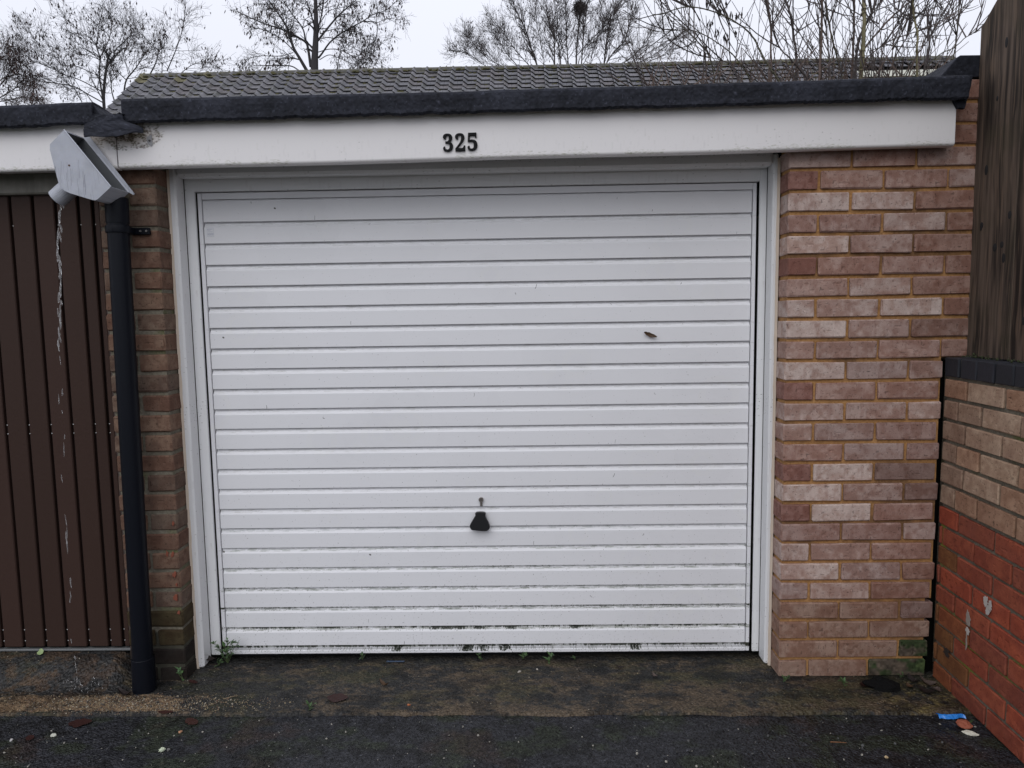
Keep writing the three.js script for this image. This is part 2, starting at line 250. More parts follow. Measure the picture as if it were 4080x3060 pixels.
{
  const nx = 300, nz = 120, pos = [], uv = [], idx = [], x0 = -6, x1 = 3, z0 = 0.2, z1 = 7;
  for (let j = 0; j <= nz; j++) for (let i = 0; i <= nx; i++) {
    const x = x0 + ((x1 - x0) * i) / nx, z = z0 + (z1 - z0) * Math.pow(j / nz, 1.8);
    pos.push(x, -0.007 + 0.006 * (fbm(x * 3, z * 3, 3, 90) - 0.5) - 0.010 * Math.max(0, z - 0.3), z); uv.push(x / 3, z / 1.5);
    if (i < nx && j < nz) { const a = j * (nx + 1) + i, b = a + nx + 1; idx.push(a, b, a + 1, b, b + 1, a + 1); }
  }
  const g = new THREE.BufferGeometry(); g.setAttribute('position', new THREE.Float32BufferAttribute(pos, 3)); g.setAttribute('uv', new THREE.Float32BufferAttribute(uv, 2)); g.setIndex(idx); g.computeVertexNormals();
  const bm = rub(roughBump); bm.repeat.set(2.4, 2.4);
  structure('tarmac_road', g, mat({ map: tarTex, roughness: 1, roughnessMap: wetRough, bumpMap: bm, bumpScale: 0.010, specularIntensity: 0.42 }));
}
{
  const g = new THREE.PlaneGeometry(400, 400, 1, 1); g.rotateX(-Math.PI / 2); g.translate(0, -0.16, 0);
  structure('ground', g, mat({ color: col(0.07, 0.075, 0.05), roughness: 1, bumpMap: grainMap, bumpScale: 0.01 }));
}

// ---------------------------------------------------------------- the garage
const garage = thing('garage', 'brick garage with white ribbed up and over door under a black felt roof edge', 'garage');
const pick = (list, r) => list[Math.floor(r() * list.length)];
{
  const r = rng(1201), C = 0.0036, J = 0.0036;
  // right-hand pier: stretcher bond, courses of 75 mm
  const pier = mesh('brick_pier', mergeGeometries([box(0.006, 0.540, -0.12, 0.3, -0.1, -0.0095), box(0.006, 0.562, 0.3, 1.2, -0.1, -0.0095), box(0.006, 0.70, 1.2, 2.02, -0.1, -0.0095), box(0.32, 0.70, 2.02, 2.166, -0.1, -0.0095)]), M.mortarOchre, garage);
  mesh('joint_gap', box(0.5635, 0.59, -0.12, 1.19, -0.1, -0.03), M.gapShade, pier);
  mesh('joint_gap', box(0.5405, 0.5634, -0.12, 0.299, -0.1, -0.04), M.gapShade, pier);
  for (let n = 0; n < 29; n++) {
    const y0 = n * 0.075, end = y0 < 1.19 ? (n < 3 ? 0.549 + 0.004 * n : 0.566) : 0.70, xs = [];
    let x = 0, w = n % 2 === 0 ? 0.1025 : 0.215;
    while (x < end - 0.03) { let e = x + w; if (e > end - 0.012) e = end; if (n < 26 || x > 0.3) xs.push([x, e]); x = e + 0.01; w = 0.215; }
    for (const [a, b] of xs) {
      let m = pick(M.pier, r);
      if (a < 0.02 && b < 0.12 && r() < 0.5) m = M.pierRed;
      if (a > 0.32 && r() < (n > 14 ? (a > 0.42 ? 0.85 : 0.5) : 0.42)) m = pick(M.pierDark, r);
      if (n <= 1 && a > 0.42 || n === 0 && a > 0.3) m = M.pierMoss; else if (n < 2 || (n < 4 && r() < 0.4)) m = M.pierDamp;
      const dz = (r() - 0.5) * 0.002;
      const g = chamfer(a + (r() - 0.5) * 0.002, b + (r() - 0.5) * 0.002, y0 + 0.001, y0 + 0.0635, -0.1, dz, C, J, r, r() * 7, r() * 7);
      mesh('brick', g, m, pier);
    }
  }
  // left-hand pier, one brick wide, older and darker
  const lp = mesh('brick_pier', box(-2.464, -2.261, 0.19, 2.0, -0.1, -0.007), M.mortarGrey, garage);
  mesh('damp_joints', box(-2.464, -2.261, -0.12, 0.189, -0.1, -0.007), mat({ map: M.mortarGrey.map, color: col(0.3, 0.31, 0.28), roughness: 0.9 }), lp);
  for (let n = 0; n < 26; n++) {
    const y0 = n * 0.075 - 0.013, parts = n % 2 ? [[-2.47, -2.255]] : [[-2.47, -2.3675], [-2.3575, -2.255]];
    for (const [a, b] of parts) {
      let m = pick(M.brown, r); if (n < 2) m = M.brownBlack; else if (n === 2) m = r() < 0.5 ? M.brownBlack : M.brownMoss; else if (n === 3) m = M.brownMoss;
      mesh('brick', chamfer(a + r() * 0.002, b - r() * 0.002, y0 + 0.002, y0 + 0.064, -0.1, (r() - 0.6) * 0.004, 0.005, 0.004, r, r() * 7, r() * 7), m, lp);
    }
  }
  // spalled orange patches where the brick faces have broken away along the arris
  for (const [px, py, s] of [[688, 2212, 0.02], [697, 2290, 0.02], [668, 2205, 0.014], [700, 2382, 0.022], [712, 2440, 0.014], [690, 2085, 0.012], [705, 2330, 0.01]]) {
    const p = at(px, py, 0.0005), sh = new THREE.Shape(); for (let k = 0; k < 9; k++) { const a = (k / 9) * 6.283, q = s * (0.25 + 0.65 * r()); sh[k ? 'lineTo' : 'moveTo'](Math.cos(a) * q * 0.5, Math.sin(a) * q); }
    const g = new THREE.ExtrudeGeometry(sh, { depth: 0.0025, bevelEnabled: true, bevelSize: 0.001, bevelThickness: 0.001, bevelSegments: 1 });
    g.translate(Math.min(p.x, -2.262), p.y, 0.0012); mesh('spalled_face', g, M.orange, lp);
  }
  for (const [a, b, m] of [[-2.47, -2.37, 0], [0.6, 0.7, 0]]) mesh('side_wall', box(a, b, -0.1, 2.0, -5, -0.102), M.mortarGrey, garage);
  mesh('back_wall', box(-2.369, 0.599, -0.1, 2.0, -5, -4.9), M.mortarGrey, garage);
  mesh('garage_floor', box(-2.369, 0.599, -0.1, 0.0, -4.89, -0.5), M.mortarGrey, garage);
}
// white frame
const frame = new THREE.Group(); frame.name = 'door_frame'; garage.add(frame);
function bead(x0, x1, y0, y1, z0, z1, c = 0.006) { return chamfer(x0, x1, y0, y1, z0, z1, c); }
mesh('jamb', bead(-2.254, -2.227, 0.004, 1.948, -0.16, -0.09), M.paint, frame);
mesh('jamb', bead(-0.024, -0.004, 0.004, 1.948, -0.16, -0.092), M.paint, frame);
mesh('door_stop', chamfer(-2.2268, -2.1885, 0.024, 1.955, -0.1685, -0.1575, 0.002), M.paint, frame);
mesh('door_stop', chamfer(-0.051, -0.0242, 0.024, 1.955, -0.1685, -0.1575, 0.002), M.paint, frame);
mesh('head', bead(-2.2268, -0.0242, 1.9045, 1.97, -0.155, -0.088, 0.01), M.paint, frame);
mesh('head_rail', chamfer(-2.1953, -0.0512, 1.860, 1.96, -0.2, -0.1572, 0.002), M.paint, frame);
for (const [x, s] of [[-2.255, 1], [-0.003, -1]]) {                       // ragged mastic between frame and brick
  const r = rng(x * 1000 | 0), t = []; let prev; for (let k = 0; k <= 90; k++) { const y = (k / 90) * 1.93, w = 0.004 + 0.006 * fbm(y * 22, 3, 3, 8 + s), q = [x - s * 0.002, x + s * w, y]; if (prev) { const zf = -0.0865, zb = -0.1; const quad = (a, b, c, d) => t.push(...a, ...b, ...c, ...a, ...c, ...d); const P = (xx, yy, z) => [xx, yy, z]; quad(P(prev[0], prev[2], zf), P(prev[1], prev[2], zf - 0.002), P(q[1], q[2], zf - 0.002), P(q[0], q[2], zf)); quad(P(prev[1], prev[2], zf - 0.002), P(prev[1], prev[2], zb), P(q[1], q[2], zb), P(q[1], q[2], zf - 0.002)); } prev = q; }
  mesh('mastic', polyGeo(t), mat({ color: col(0.62, 0.52, 0.42), roughness: 0.9, side: THREE.DoubleSide }), frame);
}
// the door
const door = mesh('garage_door', box(DOOR.x0, DOOR.x1, DOOR.y0 + 0.004, DOOR.y1, -0.21, -0.1875), M.door, garage);
const doorUV = (g) => { const p = g.attributes.position, uv = new Float32Array(p.count * 2); for (let i = 0; i < p.count; i++) { uv[2 * i] = (p.getX(i) - DOOR.x0) / (DOOR.x1 - DOOR.x0); uv[2 * i + 1] = (p.getY(i) - DOOR.y0) / (DOOR.y1 - DOOR.y0); } g.setAttribute('uv', new THREE.BufferAttribute(uv, 2)); return g; };
doorUV(door.geometry);
{
  const xa = -2.1645, xb = -0.077;
  slatBottoms.forEach((yb, i) => {
    const yt = i === 0 ? 1.8305 : slatBottoms[i - 1] - 0.0165, zf = -0.1700, t = [];
    const prof = [[yb, -0.1885], [yb, -0.1712], [yb + 0.0012, zf], [yt - 0.0065, zf], [yt - 0.005, zf - 0.0006], [yt, -0.1755], [yt + 0.001, -0.1885]];
    const q = (a, b, c, d) => t.push(...a, ...b, ...c, ...a, ...c, ...d);
    for (let k = 0; k < prof.length - 1; k++) { const [y0, z0] = prof[k], [y1, z1] = prof[k + 1]; q([xa, y0, z0], [xb, y0, z0], [xb, y1, z1], [xa, y1, z1]); }
    for (const [x, s] of [[xa, 1], [xb, -1]]) for (let k = 1; k < prof.length - 1; k++) { const A = [x, ...prof[0]], B = [x, ...prof[k]], D = [x, ...prof[k + 1]]; s > 0 ? t.push(...A, ...B, ...D) : t.push(...A, ...D, ...B); }
    mesh('slat', doorUV(polyGeo(t)), M.door, door);
    // shelf of the groove, sloping forward
    const g2 = []; if (i > 0) { const a = slatBottoms[i - 1], b = yt; g2.push(xa, b, -0.1752, xb, b, -0.1752, xb, a, -0.1860, xa, b, -0.1752, xb, a, -0.1860, xa, a, -0.1860); mesh('groove', doorUV(polyGeo(g2)), M.door, door); }
  });
  mesh('stile', doorUV(chamfer(DOOR.x0, -2.1685, DOOR.y0, DOOR.y1, -0.2, -0.1695, 0.0015)), M.door, door);
  mesh('stile', doorUV(chamfer(-0.073, DOOR.x1, DOOR.y0, DOOR.y1, -0.2, -0.1695, 0.0015)), M.door, door);
  mesh('top_rail', doorUV(chamfer(-2.1675, -0.074, 1.8325, DOOR.y1, -0.2, -0.1700, 0.001)), M.door, door);
  mesh('bottom_rail', doorUV(chamfer(-2.1675, -0.074, DOOR.y0, 0.0365, -0.2, -0.1685, 0.002)), M.door, door);
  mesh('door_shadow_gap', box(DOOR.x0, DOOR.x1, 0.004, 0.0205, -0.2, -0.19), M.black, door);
}
// lock and black pear-shaped handle
{
  const sh = new THREE.Shape(); const P = [[-0.016, 0.024], [-0.0155, 0.016], [-0.02, 0.008], [-0.029, -0.006], [-0.0365, -0.02], [-0.037, -0.029], [-0.031, -0.037], [-0.02, -0.0385], [0.018, -0.042], [0.029, -0.039], [0.035, -0.031], [0.034, -0.021], [0.028, -0.006], [0.0215, 0.006], [0.0185, 0.016], [0.0195, 0.024], [0.012, 0.028], [-0.011, 0.028]];
  sh.setFromPoints(new THREE.SplineCurve([...P, P[0]].map((q) => V2(q[0], q[1]))).getPoints(70).slice(0, -1));
  const c = at(1913, 2070, -0.15), hg = new THREE.ExtrudeGeometry(sh, { depth: 0.012, bevelEnabled: true, bevelSize: 0.003, bevelThickness: 0.004, bevelSegments: 3, curveSegments: 12 }); hg.translate(0, 0, -0.006); hg.rotateX(-0.10); hg.translate(c.x, c.y, -0.150);
  const blackPl = mat({ color: col(0.005, 0.005, 0.006), roughness: 0.3, specularIntensity: 0.8 });
  const neck = new THREE.CylinderGeometry(0.012, 0.014, 0.03, 16); neck.rotateX(Math.PI / 2); neck.translate(c.x, c.y + 0.014, -0.168);
  mesh('handle', mergeGeometries([hg.toNonIndexed(), neck.toNonIndexed()].map((g) => { g.deleteAttribute('uv'); return g; })), blackPl, door);
  const k = at(1917, 1990, -0.165), lock = [new THREE.CylinderGeometry(0.0078, 0.0085, 0.012, 20).rotateX(Math.PI / 2).translate(k.x, k.y, -0.164), new THREE.BoxGeometry(0.009, 0.022, 0.006).translate(k.x, k.y - 0.016, -0.166), new THREE.TorusGeometry(0.0085, 0.0012, 8, 20).translate(k.x, k.y, -0.159)];
  mesh('lock', mergeGeometries(lock), mat({ color: col(0.28, 0.25, 0.23), metalness: 0.9, roughness: 0.35 }), door);
  mesh('keyhole', box(k.x - 0.001, k.x + 0.001, k.y - 0.004, k.y + 0.004, -0.158, -0.1572), M.black, door);
}
// maker's sticker, print too small to read
{
  const t = dirtCanvas(96, 96, '#dadbdd', (g) => { const r = rng(3); g.strokeStyle = '#9a9cae'; g.strokeRect(3, 3, 90, 90); g.fillStyle = '#8c8fa6'; for (const [y, n] of [[14, 8], [24, 5], [42, 9], [60, 10], [68, 10], [76, 9]]) { let x = 10; for (let k = 0; k < n; k++) { const w = 4 + r() * 6; g.fillRect(x, y, w, 3.5); x += w + 2.5; if (x > 80) break; } } });
  const a = at(822, 908, -0.168), b = at(853, 943, -0.168), g = new THREE.BoxGeometry(b.x - a.x, a.y - b.y, 0.0006); g.translate((a.x + b.x) / 2, (a.y + b.y) / 2, -0.1694);
  mesh('sticker', g, mat({ map: t, roughness: 0.4 }), door);
}
// fascia boards, roof edge, roof
function fasciaBoard(name, xa, xb, yA, slope, parent) {
  const z1 = 0.06, z0 = 0.03, h = 0.172, prof = []; for (let k = 0; k <= 6; k++) { const a = (k / 6) * Math.PI / 2; prof.push([0.011 - 0.011 * Math.sin(a) , z1 - 0.011 + 0.011 * Math.cos(a)]); }
  prof.push([0, z0]); prof.unshift([h, z1]); prof.unshift([h, z0]);
  const n = 60, t = [], uv = [];
  const P = (i, k) => { const x = mix(xa, xb, i / n); return [x, yA + slope * (x - xa) + prof[k][0] + 0.0012 * Math.sin(x * 5), prof[k][1]]; };
  const U = (i, k) => [(mix(xa, xb, i / n) - FAS.x0) / (FAS.x1 - FAS.x0), prof[k][0] / h];
  for (let i = 0; i < n; i++) for (let k = 0; k < prof.length - 1; k++) { const a = P(i, k), b = P(i + 1, k), c = P(i + 1, k + 1), d = P(i, k + 1); t.push(...a, ...d, ...c, ...a, ...c, ...b); const A = U(i, k), B = U(i + 1, k), Cc = U(i + 1, k + 1), D = U(i, k + 1); uv.push(...A, ...D, ...Cc, ...A, ...Cc, ...B); }
  for (const [i, s] of [[0, 1], [n, -1]]) for (let k = 1; k < prof.length - 1; k++) { const a = P(i, 0), b = P(i, k), c = P(i, k + 1); s < 0 ? t.push(...a, ...b, ...c) : t.push(...a, ...c, ...b); const A = U(i, 0), B = U(i, k), D = U(i, k + 1); s < 0 ? uv.push(...A, ...B, ...D) : uv.push(...A, ...D, ...B); }
  const g = polyGeo(t); g.setAttribute('uv', new THREE.Float32BufferAttribute(uv, 2)); return mesh(name, g, M.fascia, parent);
}
function kerb(name, xa, xb, top, bot, parent, seed, endL, endR) {            // felt-covered upstand at the roof edge
  const n = Math.round((xb - xa) * 110), t = [], uv = [];
  const sec = (x, i) => { const T = top(x) + 0.004 * (fbm(x * 4, 1, 3, seed) - 0.5) + 0.002 * (fbm(x * 30, 2, 2, seed + 1) - 0.5), B = bot(x) + 0.004 * (fbm(x * 9, 5, 3, seed + 2) - 0.5) + 0.005 * (vn(x * 90, 6, seed + 3) - 0.5), o = 0.004 * (fbm(x * 6, 9, 3, seed + 4) - 0.5); const zs = 0.1 + o;
    return [[T - 0.05, -0.16], [T - 0.008, -0.02], [T, 0.05], [T + 0.001, zs - 0.014], [T - 0.003, zs - 0.005], [T - 0.011, zs - 0.0005], [(T + B) / 2 + 0.01, zs + 0.001 + 0.003 * (fbm(x * 8, 20, 3, seed) - 0.5)], [B + 0.022, zs + 0.002 * (fbm(x * 12, 30, 3, seed) - 0.5)], [B + 0.006, zs + 0.001], [B, zs - 0.004], [B + 0.002, zs - 0.02], [B + 0.012, 0.061], [B + 0.03, -0.05]]; };
  let prev; for (let i = 0; i <= n; i++) { const x = mix(xa, xb, i / n), s = sec(x, i).map(([y, z]) => [x, y, z]); if (prev) { let L = 0; for (let k = 0; k < s.length - 1; k++) { const a = prev[k], b = s[k], c = s[k + 1], d = prev[k + 1], L1 = L + Math.hypot(c[1] - b[1], c[2] - b[2]); t.push(...a, ...d, ...c, ...a, ...c, ...b); const U = [[a[0], L], [d[0], L1], [c[0], L1], [a[0], L], [c[0], L1], [b[0], L]]; for (const q of U) uv.push(q[0], q[1]); L = L1; } } prev = s; }
  for (const [x, s] of [[xa, 1], [xb, -1]]) { const q = sec(x).map(([y, z]) => [x, y, z]); const c = [x, (top(x) + bot(x)) / 2, 0.0]; for (let k = 0; k < q.length - 1; k++) { s > 0 ? t.push(...c, ...q[k + 1], ...q[k]) : t.push(...c, ...q[k], ...q[k + 1]); uv.push(0, 0, 0.05, 0, 0, 0.05); } }
  const g = polyGeo(t); g.setAttribute('uv', new THREE.Float32BufferAttribute(uv, 2)); return mesh(name, g, M.felt, parent);
}
fasciaBoard('fascia', -2.3515, 0.538, 1.9065, 0.0076, garage);
mesh('fascia_backing', box(-2.345, 0.53, 1.96, 2.05, -0.04, 0.029), M.paint, garage);
kerb('felt_edge', -2.308, 0.556, (x) => 2.134 + 0.0085 * Math.max(0, (x + 1.2) / 1.0) + (x > 0.2 ? 0.006 * (x - 0.2) : 0), (x) => 2.0525 + 0.0075 * (x + 2.3), garage, 21);
mesh('flat_roof', box(-2.5, 0.59, 1.99, 2.05, -5, -0.045), M.felt, garage);
{
  const sh = new THREE.Shape([V2(0.49, 2.14), V2(0.575, 2.238), V2(0.586, 2.245), V2(0.9, 2.242), V2(0.9, 2.176), V2(0.6, 2.178), V2(0.575, 2.10), V2(0.55, 2.06)]), g = new THREE.ExtrudeGeometry(sh, { depth: 1.2, bevelEnabled: true, bevelSize: 0.004, bevelThickness: 0.004, bevelSegments: 2 });
  g.translate(0, 0, -1.21); metricUV(g.toNonIndexed()); mesh('felt_upstand', g, M.felt, garage);
  const f = new THREE.Shape([V2(0.52, 2.15), V2(0.577, 2.152), V2(0.573, 2.12), V2(0.556, 2.05), V2(0.538, 2.052), V2(0.525, 2.075)]), fg = new THREE.ExtrudeGeometry(f, { depth: 0.012, bevelEnabled: true, bevelSize: 0.003, bevelThickness: 0.003, bevelSegments: 2 }); fg.translate(0, 0, 0.062); mesh('felt_flap', fg, M.felt, garage);
}
// felt outlet lip dressed down over the joint between the two roofs
{
  const nu = 40, nv = 16, t = [], uv = []; const P = (i, j) => { const u = i / nu, v = j / nv, xl = mix(-2.404, -2.428, step(0.25, 0.5, v)), xr = mix(-2.297, -2.234, step(0.3, 0.8, v)), yt = 2.081, yb = 1.998 + 0.006 * fbm(u * 6, 1, 3, 4) + 0.016 * step(0.55, 1, u); return [mix(xl, xr, u) + 0.003 * (fbm(v * 9, u > 0.5 ? 3 : 8, 2, 5) - 0.5), mix(yt, yb, v), 0.116 + 0.012 * v - 0.02 * step(0.75, 1, u) * v + 0.010 * (fbm(u * 5, v * 5, 3, 77) - 0.5) + (j === 0 ? -0.02 : 0)]; };
  const sheet = (dz, flip) => { for (let i = 0; i < nu; i++) for (let j = 0; j < nv; j++) { const q = [P(i, j), P(i + 1, j), P(i + 1, j + 1), P(i, j + 1)].map((p) => [p[0], p[1], p[2] + dz]); if (flip) t.push(...q[0], ...q[1], ...q[2], ...q[0], ...q[2], ...q[3]); else t.push(...q[0], ...q[2], ...q[1], ...q[0], ...q[3], ...q[2]); for (let k = 0; k < 6; k++) uv.push(i / nu * 0.2, j / nv * 0.2); } };
  sheet(0, false); sheet(-0.006, true);
  for (let i = 0; i < nu; i++) { const a = P(i, nv), b = P(i + 1, nv); t.push(...a, a[0], a[1], a[2] - 0.006, ...b, b[0], b[1], b[2] - 0.006, ...b, a[0], a[1], a[2] - 0.006); for (let k = 0; k < 6; k++) uv.push(0, 0); }
  const g = polyGeo(t); g.setAttribute('uv', new THREE.Float32BufferAttribute(uv, 2)); mesh('felt_outlet', g, M.felt, garage);
}
{ // broken grey bracket left on the fascia
  const p = at(597, 560, 0.0605), sh = new THREE.Shape([V2(-0.008, 0.012), V2(0.004, 0.018), V2(0.008, 0.02), V2(0.009, -0.012), V2(0.006, -0.02), V2(-0.006, -0.012), V2(-0.009, 0)]), g = new THREE.ExtrudeGeometry(sh, { depth: 0.003, bevelEnabled: false }); g.translate(p.x, p.y, 0.0605);
  const s = new THREE.CylinderGeometry(0.003, 0.0035, 0.004, 12); s.rotateX(Math.PI / 2); s.translate(p.x + 0.001, p.y - 0.001, 0.065);
  const b = mesh('bracket_plate', g, mat({ color: col(0.3, 0.3, 0.31), roughness: 0.6 }), garage); mesh('screw', s, mat({ color: col(0.06, 0.055, 0.055), roughness: 0.6 }), b);
}
// house number
{
  const font = await new FontLoader().loadAsync('fonts/droid/droid_serif_bold.typeface.json');
  const nb = thing('house_number', 'black serif numerals 325 fixed to the white fascia board', 'house number'), ink = mat({ color: col(0.005, 0.005, 0.006), roughness: 0.6, specularIntensity: 0.3 });
  const a = at(1765, 606, 0.0605), b = at(1906, 592, 0.0605), dx = (b.x - a.x) / 3;
  ['3', '2', '5'].forEach((ch, i) => {
    const g = new TextGeometry(ch, { font, size: 0.058, depth: 0.006, bevelEnabled: true, bevelSize: 0.0008, bevelThickness: 0.001, bevelSegments: 2, curveSegments: 10 }); g.computeBoundingBox(); const q = g.boundingBox;
    g.translate(-q.min.x, -q.min.y, 0); g.scale(0.0345 / (q.max.x - q.min.x), 0.0605 / (q.max.y - q.min.y), 1); g.rotateZ(0.012); g.translate(a.x + i * dx * 1.03 + 0.0015, a.y + i * 0.0007, 0.0605); mesh('digit', g, ink, nb);
  });
}

// ---------------------------------------------------------------- neighbouring garage on the left
const nextDoor = thing('neighbouring_garage', 'garage with brown vertically ribbed metal door beside the black downpipe', 'garage');
{
  fasciaBoard('fascia', -4.2, -2.3565, 1.902, 0.0016, nextDoor);
  mesh('fascia_backing', box(-4.2, -2.36, 1.96, 2.05, -0.04, 0.029), M.paint, nextDoor);
  kerb('felt_edge', -4.2, -2.41, (x) => 2.125 + 0.018 * (x + 2.4), (x) => 2.050 + 0.018 * (x + 2.4), nextDoor, 44);
  { // sloped end of the felt edge, running back towards the roof
    const sh = new THREE.Shape([V2(-2.43, 2.121), V2(-2.413, 2.116), V2(-2.39, 2.085), V2(-2.377, 2.06), V2(-2.43, 2.055)]), g = new THREE.ExtrudeGeometry(sh, { depth: 0.25, bevelEnabled: true, bevelSize: 0.003, bevelThickness: 0.003, bevelSegments: 2 }); g.translate(0, 0, -0.165); mesh('felt_end', g, M.felt, nextDoor);
  }
  mesh('flat_roof', box(-5.4, -2.505, 1.99, 2.05, -5, -0.045), M.felt, nextDoor);
  const lint = dataTex(512, 128, (u, v) => { const n = fbm(u * 8, v * 14, 4, 33), m = fbm(u * 60, v * 8, 3, 34), k = 0.75 + 0.5 * m; const q = mix3([0.27, 0.26, 0.23], [0.15, 0.14, 0.115], n); return [q[0] * k, q[1] * k, q[2] * k]; });
  mesh('lintel', chamfer(-4.2, -2.475, 1.846, 1.985, -0.15, -0.055, 0.006), mat({ map: lint, roughness: 0.8, bumpMap: grainMap, bumpScale: 0.002 }), nextDoor);
  const brownM = [[0.042, 0.024, 0.0185], [0.039, 0.0225, 0.0175], [0.045, 0.0255, 0.02]].map((c) => mat({ color: col(...c), roughness: 0.5, specularIntensity: 0.28, bumpMap: grainMap, bumpScale: 0.0005 }));
  const groove = mat({ color: col(0.012, 0.008, 0.007), roughness: 0.8, specularIntensity: 0.3 });
  const d = mesh('metal_door', box(-4.2, -2.503, 0.105, 1.86, -0.12, -0.096), groove, nextDoor), r = rng(8);
  const seams = [-2.5375, -2.5925, -2.678]; while (seams[seams.length - 1] > -4.1) seams.push(seams[seams.length - 1] - 0.0853);
  const edges = [-2.506, ...seams], rv = new THREE.SphereGeometry(0.0023, 8, 6); rv.scale(1, 1, 0.6); const rvm = mat({ color: col(0.45, 0.44, 0.43), roughness: 0.5, metalness: 0.3 });
  edges.slice(0, -1).forEach((b, i) => { const a = edges[i + 1]; mesh('rib', chamfer(a + 0.0055, b - 0.0055, 0.1, 1.855, -0.098, -0.0795, 0.003), brownM[Math.floor(r() * 3)], d); });
  seams.forEach((x, i) => { for (const y of [1.735, 0.986, 0.952, 0.1715, 0.1265]) { if (y > 1.7 && i > 1 && i % 2) continue; const m = mesh('rivet', rv, rvm, d); m.position.set(x + 0.008, y, -0.0788); } });
  mesh('bottom_seal', chamfer(-4.2, -2.5, 0.083, 0.0915, -0.1, -0.078, 0.002), mat({ color: col(0.13, 0.135, 0.135), roughness: 0.5 }), nextDoor);
  mesh('door_post', chamfer(-2.5025, -2.473, 0.06, 1.845, -0.16, -0.06, 0.004), mat({ color: col(0.05, 0.034, 0.028), roughness: 0.7, bumpMap: grainMap, bumpScale: 0.001 }), nextDoor);
  mesh('floor_gap', box(-4.2, -2.5, 0.03, 0.0825, -0.16, -0.11), M.black, nextDoor);
  mesh('side_wall', box(-4.4, -4.2, -0.1, 2.0, -5, -0.05), M.mortarGrey, nextDoor);
  mesh('back_wall', box(-4.199, -2.471, -0.1, 2.0, -5, -4.9), M.mortarGrey, nextDoor);
}

// ---------------------------------------------------------------- downpipe
{
  const pl = mat({ color: col(0.0045, 0.0055, 0.009), roughness: 0.42, specularIntensity: 0.3 });
  const p = thing('downpipe', 'black plastic downpipe standing against the narrow brick pier', 'downpipe', [-2.379, 0, 0.072]);
  const tube = (r0, r1, y0, y1, x0, x1) => { const g = new THREE.LatheGeometry([V2(r1 - 0.003, y0), V2(r1, y0 + 0.002), V2(r0, y1 - 0.002), V2(r0 - 0.003, y1)], 32); const q = g.attributes.position; for (let i = 0; i < q.count; i++) q.setX(i, q.getX(i) + mix(x0, x1, (q.getY(i)) / 1.8)); g.computeVertexNormals(); return g; };
  mesh('pipe', tube(0.0355, 0.0355, -0.01, 1.80, 0, 0.018), pl, p);
  mesh('pipe_collar', tube(0.040, 0.041, -0.004, 0.13, 0, 0.018), pl, p);
  mesh('socket', tube(0.0385, 0.0375, 1.715, 1.805, 0, 0.018), pl, p);
  const clip = mesh('clip', tube(0.0405, 0.0405, 1.683, 1.709, 0, 0.018), pl, p);
  mesh('clip_arm', mergeGeometries([chamfer(0.02, 0.098, 1.684, 1.708, -0.068, -0.056, 0.002), chamfer(0.02, 0.045, 1.684, 1.708, -0.056, -0.01, 0.002)]), pl, clip);
  const sg = new THREE.CylinderGeometry(0.0035, 0.004, 0.004, 12); sg.rotateX(Math.PI / 2); for (const x of [0.066, 0.088]) { const s = mesh('screw', sg, mat({ color: col(0.2, 0.19, 0.18), metalness: 0.6, roughness: 0.5 }), clip); s.position.set(x, 1.696, -0.054); }
}
